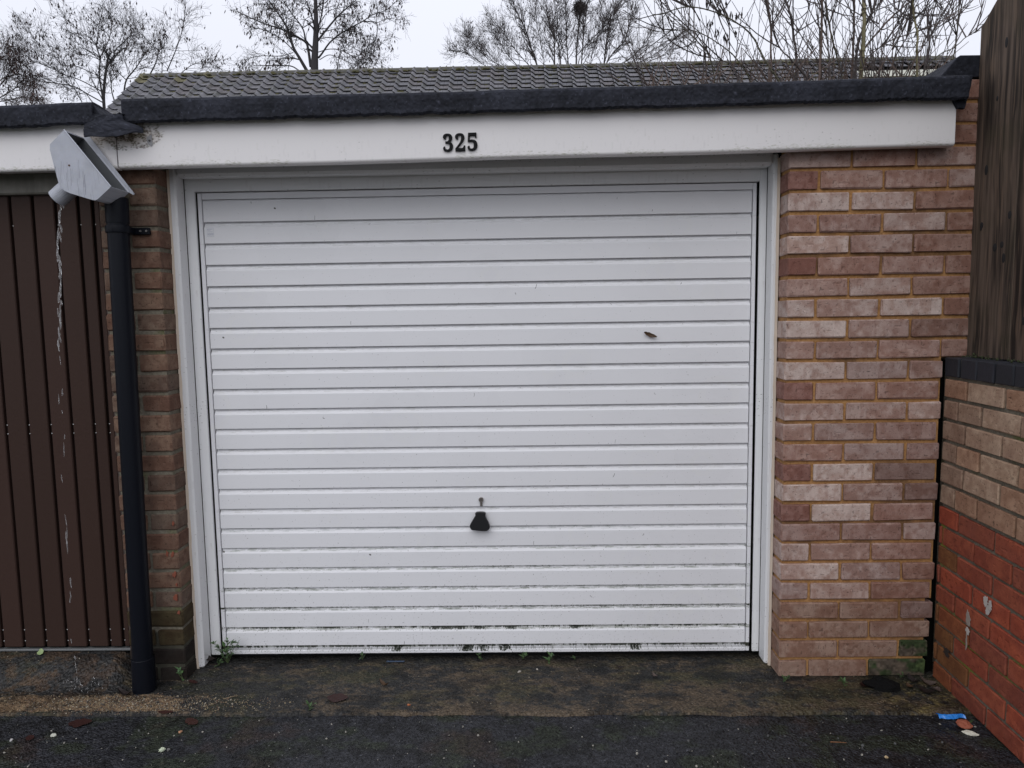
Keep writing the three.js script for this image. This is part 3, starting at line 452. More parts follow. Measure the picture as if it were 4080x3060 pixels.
// ---------------------------------------------------------------- grey rainwater hopper hanging askew
{
  const t = dirtCanvas(512, 512, '#b3b5ba', (g, w, h) => {
    const r = rng(14);
    for (let k = 0; k < 300; k++) { const x = r() * w, y = r() * h, s = 30 + r() * 90, q = g.createRadialGradient(x, y, 0, x, y, s), a = 0.07 * r(); q.addColorStop(0, r() < 0.55 ? `rgba(60,62,66,${a})` : `rgba(225,228,235,${a})`); q.addColorStop(1, 'rgba(140,140,140,0)'); g.fillStyle = q; g.fillRect(x - s, y - s, 2 * s, 2 * s); }
    for (let k = 0; k < 120; k++) { let x = r() * w, y = h * (0.25 + 0.6 * r()); g.strokeStyle = `rgba(70,72,78,${0.08 + 0.25 * r()})`; g.lineWidth = 1 + 2.5 * r(); g.beginPath(); g.moveTo(x, y); for (let i = 0; i < 5; i++) { x += r() * 6 - 3; y += 8 + r() * 22; g.lineTo(x, y); } g.stroke(); }
  });
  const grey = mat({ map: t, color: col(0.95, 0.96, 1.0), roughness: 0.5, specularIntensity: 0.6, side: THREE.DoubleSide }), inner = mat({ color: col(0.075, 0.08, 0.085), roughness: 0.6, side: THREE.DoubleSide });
  const hp = thing('rainwater_hopper', 'grey plastic rainwater hopper hanging tilted below the felt outlet', 'hopper', [-2.42, 1.9, 0]);
  const F = [[-2.453, 2.008], [-2.504, 1.963], [-2.5055, 1.945], [-2.495, 1.888], [-2.4845, 1.835], [-2.479, 1.823], [-2.4665, 1.8115], [-2.448, 1.803], [-2.376, 1.780], [-2.366, 1.7785], [-2.357, 1.782], [-2.31, 1.821]].map(([x, y]) => V2(x + 2.42, y - 1.9));
  const cen = V2(-2.42 + 2.42, 1.875 - 1.9), inn = F.map((p, i) => { const d = p.clone().sub(cen), l = d.length(); return cen.clone().add(d.multiplyScalar((l - 0.004) / l)); });
  const ring = new THREE.Shape([...F, ...inn.slice().reverse()]), plate = new THREE.Shape(F), ex = (s, d, z) => { const g = new THREE.ExtrudeGeometry(s, { depth: d, bevelEnabled: false }); g.translate(0, 0, z); const p = g.attributes.position, uv = g.attributes.uv; for (let i = 0; i < p.count; i++) uv.setXY(i, 0.5 + p.getX(i) * 3, 0.5 + p.getY(i) * 3 + p.getZ(i)); return g; };
  const inner2 = F.map((p) => { const d = p.clone().sub(cen), l = d.length(); return cen.clone().add(d.multiplyScalar((l - 0.0052) / l)); }); mesh('shaded_lining', mergeGeometries([ex(new THREE.Shape([...inn.map((p) => p.clone().lerp(cen, 0.004)), ...inner2.slice().reverse()].slice()), 0.1, 0.0865), ex(new THREE.Shape(inner2), 0.0006, 0.0846), ex(new THREE.Shape(inner2), 0.0006, 0.187)]), inner, hp);  // added dark lining: the shade inside the bowl is put into its colour
  mesh('bowl', mergeGeometries([ex(ring, 0.104, 0.084), ex(plate, 0.0035, 0.1882)]), grey, hp);
  const fl = new THREE.Shape([...F.slice(1), V2(-2.294 + 2.42, 1.812 - 1.9), V2(-2.29 + 2.42, 1.816 - 1.9), V2(-2.44 + 2.42, 2.021 - 1.9)]); mesh('back_plate', ex(fl, 0.0035, 0.0803), grey, hp);
  { const o = []; for (const z of [0.1917, 0.0835]) tubeInto(o, [V(-0.0335, 0.1085, z), V(0.11, -0.0785, z)], 0.0024, 0.0024, 8); mesh('rim', polyGeo(o), grey, hp); }
  const rimDir = V(0.143, -0.187, 0).normalize(), out = V(-0.794, -0.607, 0), q = new THREE.Quaternion().setFromUnitVectors(V(0, 1, 0), out);
  const sp = new THREE.LatheGeometry([V2(0.028, -0.03), V2(0.0325, -0.03), V2(0.032, 0.016), V2(0.0315, 0.041), V2(0.0285, 0.0412), V2(0.028, -0.03)], 32); sp.applyQuaternion(q); sp.translate(-2.497 + 2.42, 1.820 - 1.9, 0.136); mesh('outlet_spout', sp, grey, hp);
  const sc = new THREE.CylinderGeometry(0.003, 0.003, 0.003, 12); sc.rotateX(Math.PI / 2); const h = at(276, 659, 0.192); sc.translate(h.x + 2.42, h.y - 1.9, 0.192); mesh('screw', sc, mat({ color: col(0.08, 0.04, 0.02), roughness: 0.7 }), hp);
}
// ---------------------------------------------------------------- water running out of the hopper
{
  const r = rng(99), water = mat({ color: col(1, 1, 1), roughness: 0.04, transmission: 0.9, ior: 1.33, thickness: 0.004 }), P = [[-2.513, 1.775], [-2.527, 1.704], [-2.537, 1.619], [-2.541, 1.534], [-2.548, 1.448], [-2.562, 1.345], [-2.569, 1.275], [-2.570, 1.179], [-2.577, 1.055], [-2.590, 0.85], [-2.602, 0.649], [-2.606, 0.465], [-2.609, 0.296], [-2.611, 0.15], [-2.612, 0.03]];
  const c = new THREE.CatmullRomCurve3(P.map(([x, y]) => V(x, y, mix(0.105, 0.138, clamp(y / 1.7))))), gs = [];
  const drop = (p, rx, ry, a) => { const g = new THREE.SphereGeometry(1, 8, 8); const q = g.attributes.position; for (let i = 0; i < q.count; i++) { const k = 0.75 + 0.5 * vn(q.getX(i) * 2 + a * 9, q.getY(i) * 2.5, (a * 99) | 0); q.setXYZ(i, q.getX(i) * rx * k, q.getY(i) * ry, q.getZ(i) * rx * k); } g.rotateZ((r() - 0.5) * 0.35); g.translate(p.x, p.y, p.z); g.computeVertexNormals(); gs.push(g); };
  const len = c.getLength(); let s = 0;
  while (s < len) { const t = s / len, near = t < 0.28; const ry = near ? 0.008 + 0.018 * r() : 0.006 + 0.022 * r(); const p = c.getPointAt(t); p.x += (r() - 0.5) * (near ? 0.010 : 0.014); p.z += (r() - 0.5) * 0.012; drop(p, near ? 0.0016 + 0.0020 * r() : 0.0013 + 0.0014 * r(), ry, r()); s += near ? 0.011 + 0.009 * r() : (r() < 0.55 ? 0.02 + 0.03 * r() : 0.05 + 0.11 * r()); }
  const e = V(-2.612, 0.012, 0.105); for (let k = 0; k < 30; k++) { const a = r() * 6.28, d = Math.pow(r(), 0.7) * 0.08; drop(V(e.x + Math.cos(a) * d + 0.03 * r(), e.y + 0.006 + Math.abs(r() * 0.075 * (1 - d * 8)), e.z + Math.sin(a) * d * 0.5), 0.0008 + 0.0013 * r(), 0.0015 + 0.005 * r(), r()); }
  const o = mesh('water_stream', mergeGeometries(gs), water); tag(o, 'thin stream of rainwater falling from the hopper spout past the brown door', 'water stream', null, 'stuff');
}

// ---------------------------------------------------------------- boundary wall and fence on the right
{
  const TH = -(Math.PI / 2 + 0.04), r = rng(4242), C = 0.003, J = 0.0026;
  const wall = thing('boundary_wall', 'brick boundary wall, red below and buff above, capped with dark blue bricks', 'brick wall', [0.575, 0, -0.002]); wall.rotation.y = TH;
  const S1 = 1.75;                                                       // the wall runs on towards the road
  const buffCore = mesh('buff_brickwork', box(0.004, S1, 0.655, 1.128, -0.2, -0.009), M.mortarGrey, wall);
  const redCore = mesh('red_brickwork', box(0.004, S1, -0.15, 0.654, -0.2, -0.0075), M.mortarMoss, wall);
  const lay = (parent, y0, y1, joints, choose, name = 'brick') => {
    let a = 0; for (const j of [...joints, S1 + 0.1]) { const b = Math.min(j - 0.005, S1); if (b - a > 0.012) mesh(name, chamfer(a + 0.001, b, y0, y1, -0.1, (r() - 0.5) * 0.003, C, J, r, r() * 7, r() * 7), choose(a, b), parent); a = j + 0.005; if (a > S1) break; }
  };
  const seq = (first, w = 0.2055) => { const o = [...first]; while (o[o.length - 1] < S1) o.push(o[o.length - 1] + w); return o; };
  const rowsB = [1.124, 1.0485, 0.972, 0.894, 0.817, 0.737, 0.657];
  for (let k = 0; k < 6; k++) lay(buffCore, rowsB[k + 1] + 0.010, rowsB[k] - 0.002, k % 2 ? seq([0.092, 0.228, 0.431]) : seq([0.140, 0.346]), () => pick(M.buff, r));
  for (let k = 0; k < 10; k++) { const yt = 0.655 - 0.0742 * k; lay(redCore, yt - 0.0742 + 0.010, yt - 0.001, k % 2 ? seq([0.021, 0.221]) : seq([0.122, 0.329]), (a) => (a < 0.12 && k > 3 && r() < 0.75) || r() < 0.05 ? pick(M.redMoss, r) : pick(M.red, r)); }
  const cap = mesh('coping', box(0.0, S1, 1.129, 1.1955, -0.21, -0.006), M.mortarGrey, wall);
  for (let s = 0.002, k = 0; s < S1 - 0.1; s += 0.0985, k++) mesh('coping_brick', chamfer(s, s + 0.0895, 1.133, 1.2, -0.212, 0.002 + (r() - 0.5) * 0.003, 0.003, 0.003, r), pick(M.cope, r), cap);
  // white paint splashes and one dark hole patch on the red bricks
  const white = mat({ color: col(0.5, 0.46, 0.42), roughness: 0.8 }), grey = mat({ color: col(0.32, 0.27, 0.23), roughness: 0.9 });
  const blob = (s, y, w, h, m, seed) => { const q = rng(seed), sh = new THREE.Shape(); for (let k = 0; k < 22; k++) { const a = (k / 22) * 6.283, d = 0.55 + 0.55 * q(); sh[k ? 'lineTo' : 'moveTo'](Math.cos(a) * d * w, Math.sin(a) * d * h); } const g = new THREE.ExtrudeGeometry(sh, { depth: 0.0012, bevelEnabled: false }); g.translate(s, y, 0.0022); mesh('paint_and_hole_mark', g, m, redCore); };
  const W = (px, py) => { const d = V((px - 2040) / 2865.1, -(py - 1530) / 2865.1, -1).applyMatrix4(CR), c = camera.position, t = (0.575 - 0.04 * c.z - c.x) / (d.x + 0.04 * d.z); return d.multiplyScalar(t).add(c); };
  const spot = (px, py) => { const p = W(px, py); return [p.z / Math.cos(0.04), p.y]; };
  { const [s, y] = spot(3940, 2415); blob(s - 0.012, y + 0.008, 0.014, 0.022, white, 1); blob(s + 0.012, y + 0.006, 0.011, 0.02, white, 2); blob(s, y - 0.014, 0.012, 0.02, white, 3); }
  { const [s, y] = spot(3862, 2465); blob(s, y, 0.014, 0.03, grey, 4); blob(s, y - 0.045, 0.013, 0.015, white, 5); blob(s - 0.004, y - 0.085, 0.005, 0.034, grey, 6); }
  { const [s, y] = spot(3775, 2600); blob(s, y, 0.022, 0.02, mat({ color: col(0.03, 0.02, 0.015), roughness: 0.9 }), 7); }  // rusty hole drawn as a flat patch, its shade in the dark colour
}
{
  const r = rng(515), fence = thing('plank_fence', 'tall weathered grey-brown timber fence standing on the dark coping bricks', 'fence', [0.645, 0, -0.002]); fence.rotation.y = -(Math.PI / 2 + 0.04);
  const wood = dataTex(1024, 1024, (u, v) => {
    const wv = 0.03 * fbm(u * 4, v * 3, 3, 720, 4, 3), a = fbm((u + wv) * 60, v * 4, 4, 701, 60, 4), b = fbm((u + wv) * 18, v * 2, 4, 711, 18, 2), c = fbm((u + wv) * 160, v * 8, 2, 715, 160, 8), m = fbm(u * 6, v * 5, 4, 731, 6, 5);
    let q = mix3([0.034, 0.028, 0.024], [0.14, 0.108, 0.084], step(0.35, 0.7, 0.6 * a + 0.4 * b)); q = mix3(q, [0.06, 0.054, 0.034], step(0.5, 0.75, m) * 0.45); q = mix3(q, [0.17, 0.125, 0.09], step(0.62, 0.78, c) * 0.6);
    return q;
  });
  const woodBump = dataTex(512, 512, (u, v) => 0.6 * fbm(u * 80, v * 4, 3, 741, 80, 4) + 0.4 * fbm(u * 20, v * 2, 3, 745, 20, 2), false);
  const planks = [[1, 0.96, 0.95], [0.9, 0.82, 0.8], [0.8, 0.78, 0.8]].map((t) => mat({ map: wood, color: col(...t), roughness: 0.85, bumpMap: woodBump, bumpScale: 0.004, specularIntensity: 0.3 }));
  const knotM = mat({ color: col(0.013, 0.012, 0.012), roughness: 0.9 });
  let s = 0, k = 0;
  for (const w of [0.238, 0.15, 0.15, 0.15, 0.15, 0.15, 0.15, 0.15, 0.15]) {
    const h = k ? 2.62 : 2.55, sh = new THREE.Shape([V2(s, 1.206), V2(s + w, 1.206), V2(s + w, k ? h : 2.5), V2(s, k ? h : 2.334)]), g = new THREE.ExtrudeGeometry(sh, { depth: k ? 0.022 : 0.05, bevelEnabled: true, bevelSize: 0.002, bevelThickness: 0.002, bevelSegments: 2 }).toNonIndexed();
    g.translate(0, 0, k ? -0.03 : -0.055); g.computeVertexNormals(); metricUV(g, r() * 5, r() * 5);
    const b = mesh('plank', g, planks[k % 3], fence);
    if (k < 2) for (let i = 0; i < (k ? 3 : 9); i++) { const kg = new THREE.SphereGeometry(1, 10, 6); kg.scale(0.006 + 0.006 * r(), 0.008 + 0.01 * r(), 0.0015); kg.translate(s + w * (0.12 + 0.76 * r()), 1.3 + 0.98 * r(), k ? -0.006 : -0.003); mesh('knot', kg, knotM, b); }
    s += w + 0.004; k++;
  }
  const mm = mat({ color: col(0.038, 0.046, 0.018), roughness: 1 }), gs = []; const rr = rng(9); for (let i = 0; i < 170; i++) { const g = new THREE.IcosahedronGeometry(0.0015 + 0.003 * rr() * rr(), 0); const s0 = rr() * 1.0; g.scale(1.3, 0.7 + rr(), 1); g.translate(s0, 1.2035 + 0.012 * rr() * rr(), 0.008 * rr() - (rr() < 0.5 ? 0.0 : -0.02)); gs.push(g); }
  const ms = mesh('moss', mergeGeometries(gs), mm, fence); ms.userData.kind = 'stuff';
}

// ---------------------------------------------------------------- house with a tiled roof behind
{
  const r = rng(31), X0 = -9.43, X1 = 8.75, YR = 6.845, ZR = -14, PITCH = 0.66, G = 0.236, WID = 0.29;
  const house = thing('tiled_house', 'house behind the garage with grey interlocking roof tiles and a mossy ridge', 'house');
  const roof = new THREE.Group(); roof.name = 'roof'; roof.position.set(X0, YR - 0.04, ZR); roof.rotation.x = PITCH; house.add(roof);  // local +z runs down the slope
  const tileTex = dataTex(512, 512, (u, v) => { const a = fbm(u * 12, v * 12, 5, 61, 12, 12), b = vn(u * 120, v * 120, 62, 120, 120), m = fbm(u * 9, v * 9, 4, 67, 9, 9); let q = mix3([0.105, 0.104, 0.113], [0.19, 0.188, 0.20], a); q = mix3(q, [0.06, 0.062, 0.045], step(0.58, 0.72, m) * 0.6); const k = 0.8 + 0.4 * b; return [q[0] * k, q[1] * k, q[2] * k]; });
  const tm = [[1, 1, 1], [0.88, 0.88, 0.9], [1.12, 1.1, 1.1], [0.95, 0.9, 0.88]].map((t) => mat({ map: tileTex, color: col(...t), roughness: 0.75, bumpMap: grainMap, bumpScale: 0.002, specularIntensity: 0.5 }));
  const mossTile = mat({ map: tileTex, color: col(1.0, 0.92, 0.5), roughness: 0.95 });
  function tileGeo(ou, ov) {                                              // flat pan with a raised roll on its left edge
    const w = WID, L = G * 1.3, up = 0.066, prof = [[-0.012, up], [0.012, up], [0.078, 0.008], [0.15, 0.007], [0.154, 0.001], [0.16, 0.007], [w - 0.014, 0.007], [w - 0.014, -0.016], [0.07, -0.016], [0.0, up - 0.03], [-0.012, up - 0.03]], t = [];
    const yz = (k, e) => [prof[k][0], prof[k][1] + (e ? 0.036 : -0.002), e ? (k >= 7 ? -0.045 : 0) : -L];
    for (let k = 0; k < prof.length; k++) { const n = (k + 1) % prof.length, a = yz(k, 0), b = yz(n, 0), c = yz(n, 1), d = yz(k, 1); t.push(...a, ...d, ...c, ...a, ...c, ...b); }
    const sh = THREE.ShapeUtils.triangulateShape(prof.map((p) => V2(...p)), []); for (const f of sh) { const q = f.map((i) => yz(i, 1)); t.push(...q[0], ...q[2], ...q[1]); }
    const g = polyGeo(t); return metricUV(g, ou, ov);
  }
  const variants = []; for (let k = 0; k < 6; k++) variants.push(tileGeo(r() * 3, r() * 3));
  // check the winding of the tail face once and leave both sides visible to the renderer
  tm.concat(mossTile).forEach((m) => { m.side = THREE.DoubleSide; });
  const cols = Math.floor((X1 - X0) / WID), rest = []; let made = 0;
  for (let row = 0; row < 9; row++) for (let c = 0; c < cols; c++) {
    const x = c * WID + 0.012; if (X0 + x > 6.15 && row > 1) continue;
    const g = variants[Math.floor(r() * 6)], px = x, py = 0.012 + (r() - 0.5) * 0.006, pz = (row + 1) * G + (r() - 0.5) * 0.008, ry = (r() - 0.5) * 0.012;
    const part = (row < 5 && c < 57 || (row >= 5 && c < 7)) && made < 300;
    if (part) { const m = mesh('roof_tile', g, (row < 2 && (c === 0 || r() < 0.015)) ? mossTile : tm[Math.floor(r() * 4)], roof); m.position.set(px, py, pz); m.rotation.y = ry; made++; }
    else { const k = g.clone(); k.rotateY(ry); k.translate(px, py, pz); rest.push(k); }
  }
  const far = mesh('roof_tiles', mergeGeometries(rest), tm[0], roof); far.userData.kind = 'stuff';
  mesh('roof_deck', box(0.01, 6.15 - X0, -0.09, -0.035, 0, 4.2), mat({ color: col(0.05, 0.045, 0.04), roughness: 1 }), roof);
  mesh('roof_deck', box(6.16 - X0, X1 - X0, -0.09, -0.035, 0, 0.5), mat({ color: col(0.05, 0.045, 0.04), roughness: 1 }), roof);
  // clumps of moss that rolled down onto the tiles
  const mg = []; for (let k = 0; k < 420; k++) { const g = new THREE.IcosahedronGeometry(0.012 + 0.02 * r(), 0); g.scale(1.6, 0.7, 1); const row = Math.floor(r() * 6); g.translate(r() * 15.5, 0.03, row * G + 0.25 + 0.05 * r()); mg.push(g); }
  for (let k = 0; k < 260; k++) { const g = new THREE.IcosahedronGeometry(0.012 + 0.02 * r(), 0); const q = fbm(k * 0.03, 1, 3, 9); g.scale(2, 0.7, 1); g.translate(r() * 18, 0.06 + 0.03 * r(), 0.12 + 0.05 * r()); mg.push(g); }
  const ms = mesh('moss', mergeGeometries(mg), mat({ color: col(0.075, 0.07, 0.03), roughness: 1 }), roof); ms.userData.kind = 'stuff';
  // ridge tiles
  const ridgeTex = dataTex(512, 256, (u, v) => { const a = fbm(u * 10, v * 6, 5, 81, 10, 6), m = fbm(u * 6, v * 3, 4, 84, 6, 3); let q = mix3([0.06, 0.06, 0.056], [0.13, 0.125, 0.115], a); q = mix3(q, [0.11, 0.10, 0.04], step(0.5, 0.7, m) * 0.7); return q; });
  const rm = mat({ map: ridgeTex, roughness: 0.95, bumpMap: grainMap, bumpScale: 0.006 });
  const rg = new THREE.CylinderGeometry(0.135, 0.135, 0.445, 14, 1, false, -Math.PI * 0.5, Math.PI); rg.rotateZ(Math.PI / 2); rg.rotateX(-Math.PI / 2);
  for (let x = X0 + 0.2, k = 0; x < X1 - 0.2; x += 0.45, k++) { const g = rg; const m = mesh('ridge_tile', g, rm, house); m.position.set(x, YR - 0.10 + (r() - 0.5) * 0.008, ZR - 0.0); m.rotation.x = 0; }
  rm.side = THREE.DoubleSide;
  // back slope, walls, gable verge
  const back = box(0, X1 - X0, -0.05, 0.0, -4.2, 0); back.rotateX(0); const bs = mesh('back_slope', back, tm[0], house); bs.position.set(X0, YR - 0.02, ZR); bs.rotation.x = -PITCH;
  const cream = mat({ color: col(0.62, 0.6, 0.47), roughness: 0.85 }), whitef = mat({ color: col(0.75, 0.75, 0.66), roughness: 0.6 }), wallm = mat({ color: col(0.3, 0.2, 0.15), roughness: 0.9 });
  const gable = new THREE.Shape([V2(-2.9, 0), V2(2.9, 0), V2(2.9, 4.5), V2(0, 6.7), V2(-2.9, 4.5)]), gg = new THREE.ExtrudeGeometry(gable, { depth: 15.3, bevelEnabled: false }); gg.rotateY(Math.PI / 2); gg.translate(X0 + 0.1, 0, ZR); 
  mesh('house_wall', gg, wallm, house);
  const vs = Math.sin(PITCH), vc = Math.cos(PITCH); const vb = box(-0.03, 0.0, -0.17, -0.02, -0.05, 4.2); const vm = mesh('verge_board', vb, whitef, house); vm.position.set(X0 + 0.03, YR - 0.03, ZR); vm.rotation.x = PITCH;
  // the lower wing on the right: short slope, white gutter board, cream wall
  const zE = ZR + 0.5 * vc + 0.03, yE = YR - 0.5 * vs - 0.06;
  mesh('wing_wall', box(6.17, 8.6, 0, yE - 0.12, -16.5, zE - 0.12), cream, house);
  mesh('gutter_board', box(6.17, X1 + 0.1, yE - 0.135, yE - 0.015, zE - 0.05, zE + 0.02), whitef, house);
  mesh('soffit', box(6.17, X1 + 0.1, yE - 0.15, yE - 0.1355, zE - 0.3, zE - 0.02), mat({ color: col(0.08, 0.08, 0.075), roughness: 0.9 }), house);
}

// ---------------------------------------------------------------- trees and shrub
function tubeInto(out, pts, r0, r1, sides) {                              // tapered tube through points
  const n = pts.length; let u = V(0, 0, 1); const rings = [];
  for (let i = 0; i < n; i++) {
    const d = pts[Math.min(n - 1, i + 1)].clone().sub(pts[Math.max(0, i - 1)]).normalize(); const a = Math.abs(d.z) < 0.9 ? V(0, 0, 1).cross(d).normalize() : V(1, 0, 0).cross(d).normalize(), b = d.clone().cross(a), R = mix(r0, r1, i / (n - 1)), ring = [];
    for (let k = 0; k < sides; k++) { const t = (k / sides) * 6.2832; ring.push([pts[i].x + R * (a.x * Math.cos(t) + b.x * Math.sin(t)), pts[i].y + R * (a.y * Math.cos(t) + b.y * Math.sin(t)), pts[i].z + R * (a.z * Math.cos(t) + b.z * Math.sin(t))]); }
    rings.push(ring);
  }
  for (let i = 0; i < n - 1; i++) for (let k = 0; k < sides; k++) { const m = (k + 1) % sides, a = rings[i][k], b = rings[i][m], c = rings[i + 1][m], d = rings[i + 1][k]; out.push(...a, ...b, ...c, ...a, ...c, ...d); }
}
function grow(out, tips, p, dir, len, R, depth, o, r) {
  const n = 4, pts = [p.clone()], d = dir.clone(), c = p.clone();
  for (let i = 0; i < n; i++) { d.add(V((r() - 0.5) * o.wob, (r() - 0.5) * o.wob + o.up, (r() - 0.5) * o.wob)).normalize(); c.addScaledVector(d, len / n); pts.push(c.clone()); }
  tubeInto(out, pts, R, Math.max(o.rmin, R * 0.45), depth >= 2 ? 4 : 3);
  if (depth > 0) {
    const kids = Math.round(mix(o.kids[0], o.kids[1], r()));
    for (let k = 0; k < kids; k++) {
      const t = mix(0.2, 1, (k + r()) / kids) * n, i = Math.min(n - 1, Math.floor(t)), q = pts[i].clone().lerp(pts[i + 1], t - i), e = pts[i + 1].clone().sub(pts[i]).normalize();
      const s = V(r() - 0.5, r() - 0.5, r() - 0.5).cross(e).normalize(), ang = o.ang * (0.6 + 0.8 * r()); e.multiplyScalar(Math.cos(ang)).addScaledVector(s, Math.sin(ang));
      grow(out, tips, q, e, len * (0.45 + 0.35 * r()), Math.max(o.rmin, R * 0.55), depth - 1, o, r);
    }
  } else tips.push(pts[n], pts[2]);
}
function bareTree(spec) {
  const r = rng(spec.seed), t = thing(spec.name, spec.label, 'tree', [0, 0, 0]), limbs = [], twigs = [], tips = [], trunk = [], z = spec.z, s = spec.scale;
  const P = (u, v, dz) => at(spec.ox + u * s, spec.oy + v * s, z + dz);
  spec.limbs.forEach((L, li) => {
    const [W0, W1, ...q] = L, w0 = W0 * (spec.thin || 1), w1 = W1 * (spec.thin || 1), dz0 = li === 0 ? 0 : (r() - 0.5) * 0.5, dzl = li === 0 ? 0 : (r() - 0.5) * spec.deep, n = q.length / 2, raw = [];
    for (let i = 0; i < n; i++) raw.push(P(q[2 * i], q[2 * i + 1], dz0 + (dzl * i) / n));
    if (L.ground) raw.unshift(V(raw[0].x + L.ground, 0, raw[0].z));
    const pts = new THREE.CatmullRomCurve3(raw).getPoints(n * 5), px = (Math.abs(z - camera.position.z)) / 2865.1 * s;
    if (li < spec.trunks) tubeInto(trunk, pts, w0 * px / 2, w1 * px / 2, 8); else tubeInto(limbs, pts, w0 * px / 2, w1 * px / 2, 5);
    const N = Math.round(spec.density * n * (li < spec.trunks ? 0.35 : 1));
    for (let k = 0; k < N; k++) {
      const f = Math.pow(mix(spec.from, 1, (k + r()) / N), 0.8), i = Math.min(pts.length - 2, Math.floor(f * (pts.length - 1))), e = pts[i + 1].clone().sub(pts[i]).normalize(), sd = V(r() - 0.5, r() - 0.5, r() - 0.5).cross(e).normalize(), ang = spec.o.ang * (0.7 + 0.7 * r()); e.multiplyScalar(Math.cos(ang)).addScaledVector(sd, Math.sin(ang));
      grow(twigs, tips, pts[i], e, spec.len * (0.5 + 0.8 * r()) * (1 - 0.45 * f), mix(w0, w1, f) * px / 2 * 0.4 + 0.003, spec.depth, spec.o, r);
    }
    const last = pts.length - 1; for (let k = 0; k < 3; k++) grow(twigs, tips, pts[last], pts[last].clone().sub(pts[last - 1]).normalize().add(V(r() - 0.5, r() - 0.5, r() - 0.5).multiplyScalar(0.7)).normalize(), spec.len * 0.6, w1 * px / 2 * 0.7, spec.depth, spec.o, r);
  });
  const bark = mat({ color: col(...(spec.bark || [0.055, 0.052, 0.054])), roughness: 0.95, specularIntensity: 0.3 });
  mesh('trunk', polyGeo(trunk), bark, t); if (limbs.length) mesh('limbs', polyGeo(limbs), bark, t).userData.kind = 'stuff'; mesh('twigs', polyGeo(twigs), bark, t).userData.kind = 'stuff';
  if (spec.pods) {
    const pod = []; for (const p of tips) { if (r() > spec.pods) continue; const n = 1 + Math.floor(r() * spec.podN); for (let k = 0; k < n; k++) { const l = spec.podL * (0.5 + r()), w = l * 0.16 + 0.006, x = p.x + (r() - 0.5) * 0.12, y = p.y - r() * 0.1, zz = p.z + (r() - 0.5) * 0.12, tx = x + (r() - 0.5) * l * 0.9, a = r() * 3.14, cx = Math.cos(a) * w, cz = Math.sin(a) * w; const A = [x, y, zz], B = [(x + tx) / 2 + cx, y - l * 0.5, zz + cz], C = [tx, y - l, zz], D = [(x + tx) / 2 - cx, y - l * 0.5, zz - cz], E = [(x + tx) / 2 - cz * 0.4, y - l * 0.5, zz + cx * 0.4]; pod.push(...A, ...B, ...E, ...B, ...C, ...E, ...A, ...E, ...D, ...D, ...E, ...C); } }
    mesh('seed_pods', polyGeo(pod), mat({ color: col(...(spec.podC || [0.05, 0.036, 0.034])), roughness: 0.9, side: THREE.DoubleSide }), t).userData.kind = 'stuff';
  }
  return t;
}
const G0 = (a, g = 0.05) => { a.ground = g; return a; };
bareTree({
  name: 'bare_tree', label: 'bare winter tree hung with dark seed clusters, seen beside the tiled roof verge', seed: 5, z: -24, ox: 0, oy: 0, scale: 0.3843, thin: 1.0, trunks: 1, deep: 3, density: 3.0, depth: 2, len: 1.05, from: 0.2, pods: 0.13, podN: 2, podL: 0.10,
  o: { wob: 0.5, up: 0.06, kids: [3, 4], ang: 0.75, rmin: 0.0032 },
  limbs: [
    G0([34, 24, 1085, 1180, 1075, 1000, 1085, 850, 1105, 690]), [18, 8, 1065, 1020, 1030, 780, 1035, 600, 1000, 470, 1020, 350, 1030, 250], [16, 6, 1105, 690, 1180, 600, 1190, 530, 1290, 430, 1370, 350], [13, 5, 1040, 590, 1090, 500, 1140, 370, 1160, 250, 1150, 150],
    [9, 4, 1035, 600, 930, 540, 850, 500, 700, 510], [9, 4, 1040, 620, 900, 570, 780, 570], [9, 4, 1000, 470, 930, 390, 860, 340, 750, 250], [14, 7, 1190, 1060, 1160, 950, 1150, 820, 1150, 720], [18, 7, 1280, 1000, 1310, 830, 1380, 740, 1440, 660, 1500, 560], [10, 5, 1310, 830, 1230, 750, 1160, 640],
    [15, 6, 1540, 800, 1620, 640, 1645, 530, 1700, 480, 1700, 380], [8, 4, 1645, 530, 1560, 450, 1480, 360], [9, 5, 1680, 800, 1680, 560], [12, 5, 1730, 740, 1830, 500, 1890, 310, 1910, 180], [9, 4, 1850, 780, 1980, 680, 2080, 640],
    [13, 5, 1080, 1070, 900, 970, 780, 900, 550, 860, 390, 830, 250, 740, 150, 640], [11, 5, 1060, 950, 830, 830, 660, 770, 500, 690, 320, 620, 250, 540], [9, 4, 960, 760, 800, 690, 650, 670, 540, 570, 420, 490, 330, 360], [9, 5, 850, 1060, 780, 930, 720, 820], [9, 5, 960, 1060, 880, 960, 800, 920], [5, 3, 320, 620, 270, 460, 210, 330], [9, 4, 1160, 650, 1250, 520, 1330, 470, 1360, 300],
  ],
});
bareTree({
  name: 'bare_tree', label: 'tangled brownish bare tree at the edge above the neighbouring roof', seed: 15, z: -23, ox: 0, oy: 0, scale: 0.3843, trunks: 1, deep: 3, density: 7, depth: 2, len: 0.85, from: 0.1, pods: 0.14, podN: 1, podL: 0.1, bark: [0.06, 0.046, 0.043], podC: [0.075, 0.045, 0.04],
  o: { wob: 0.6, up: 0.02, kids: [3, 4], ang: 0.8, rmin: 0.0034 },
  limbs: [G0([26, 14, -120, 1150, -90, 900, -60, 700]), [12, 5, -110, 1060, 60, 980, 200, 900, 330, 960], [12, 5, -100, 1000, 30, 850, 120, 700, 130, 600], [10, 5, -90, 900, 60, 800, 200, 770, 300, 800], [10, 4, -100, 1080, 100, 1030, 260, 1010, 400, 1030], [8, 4, -80, 780, -20, 660, 20, 560]],
});
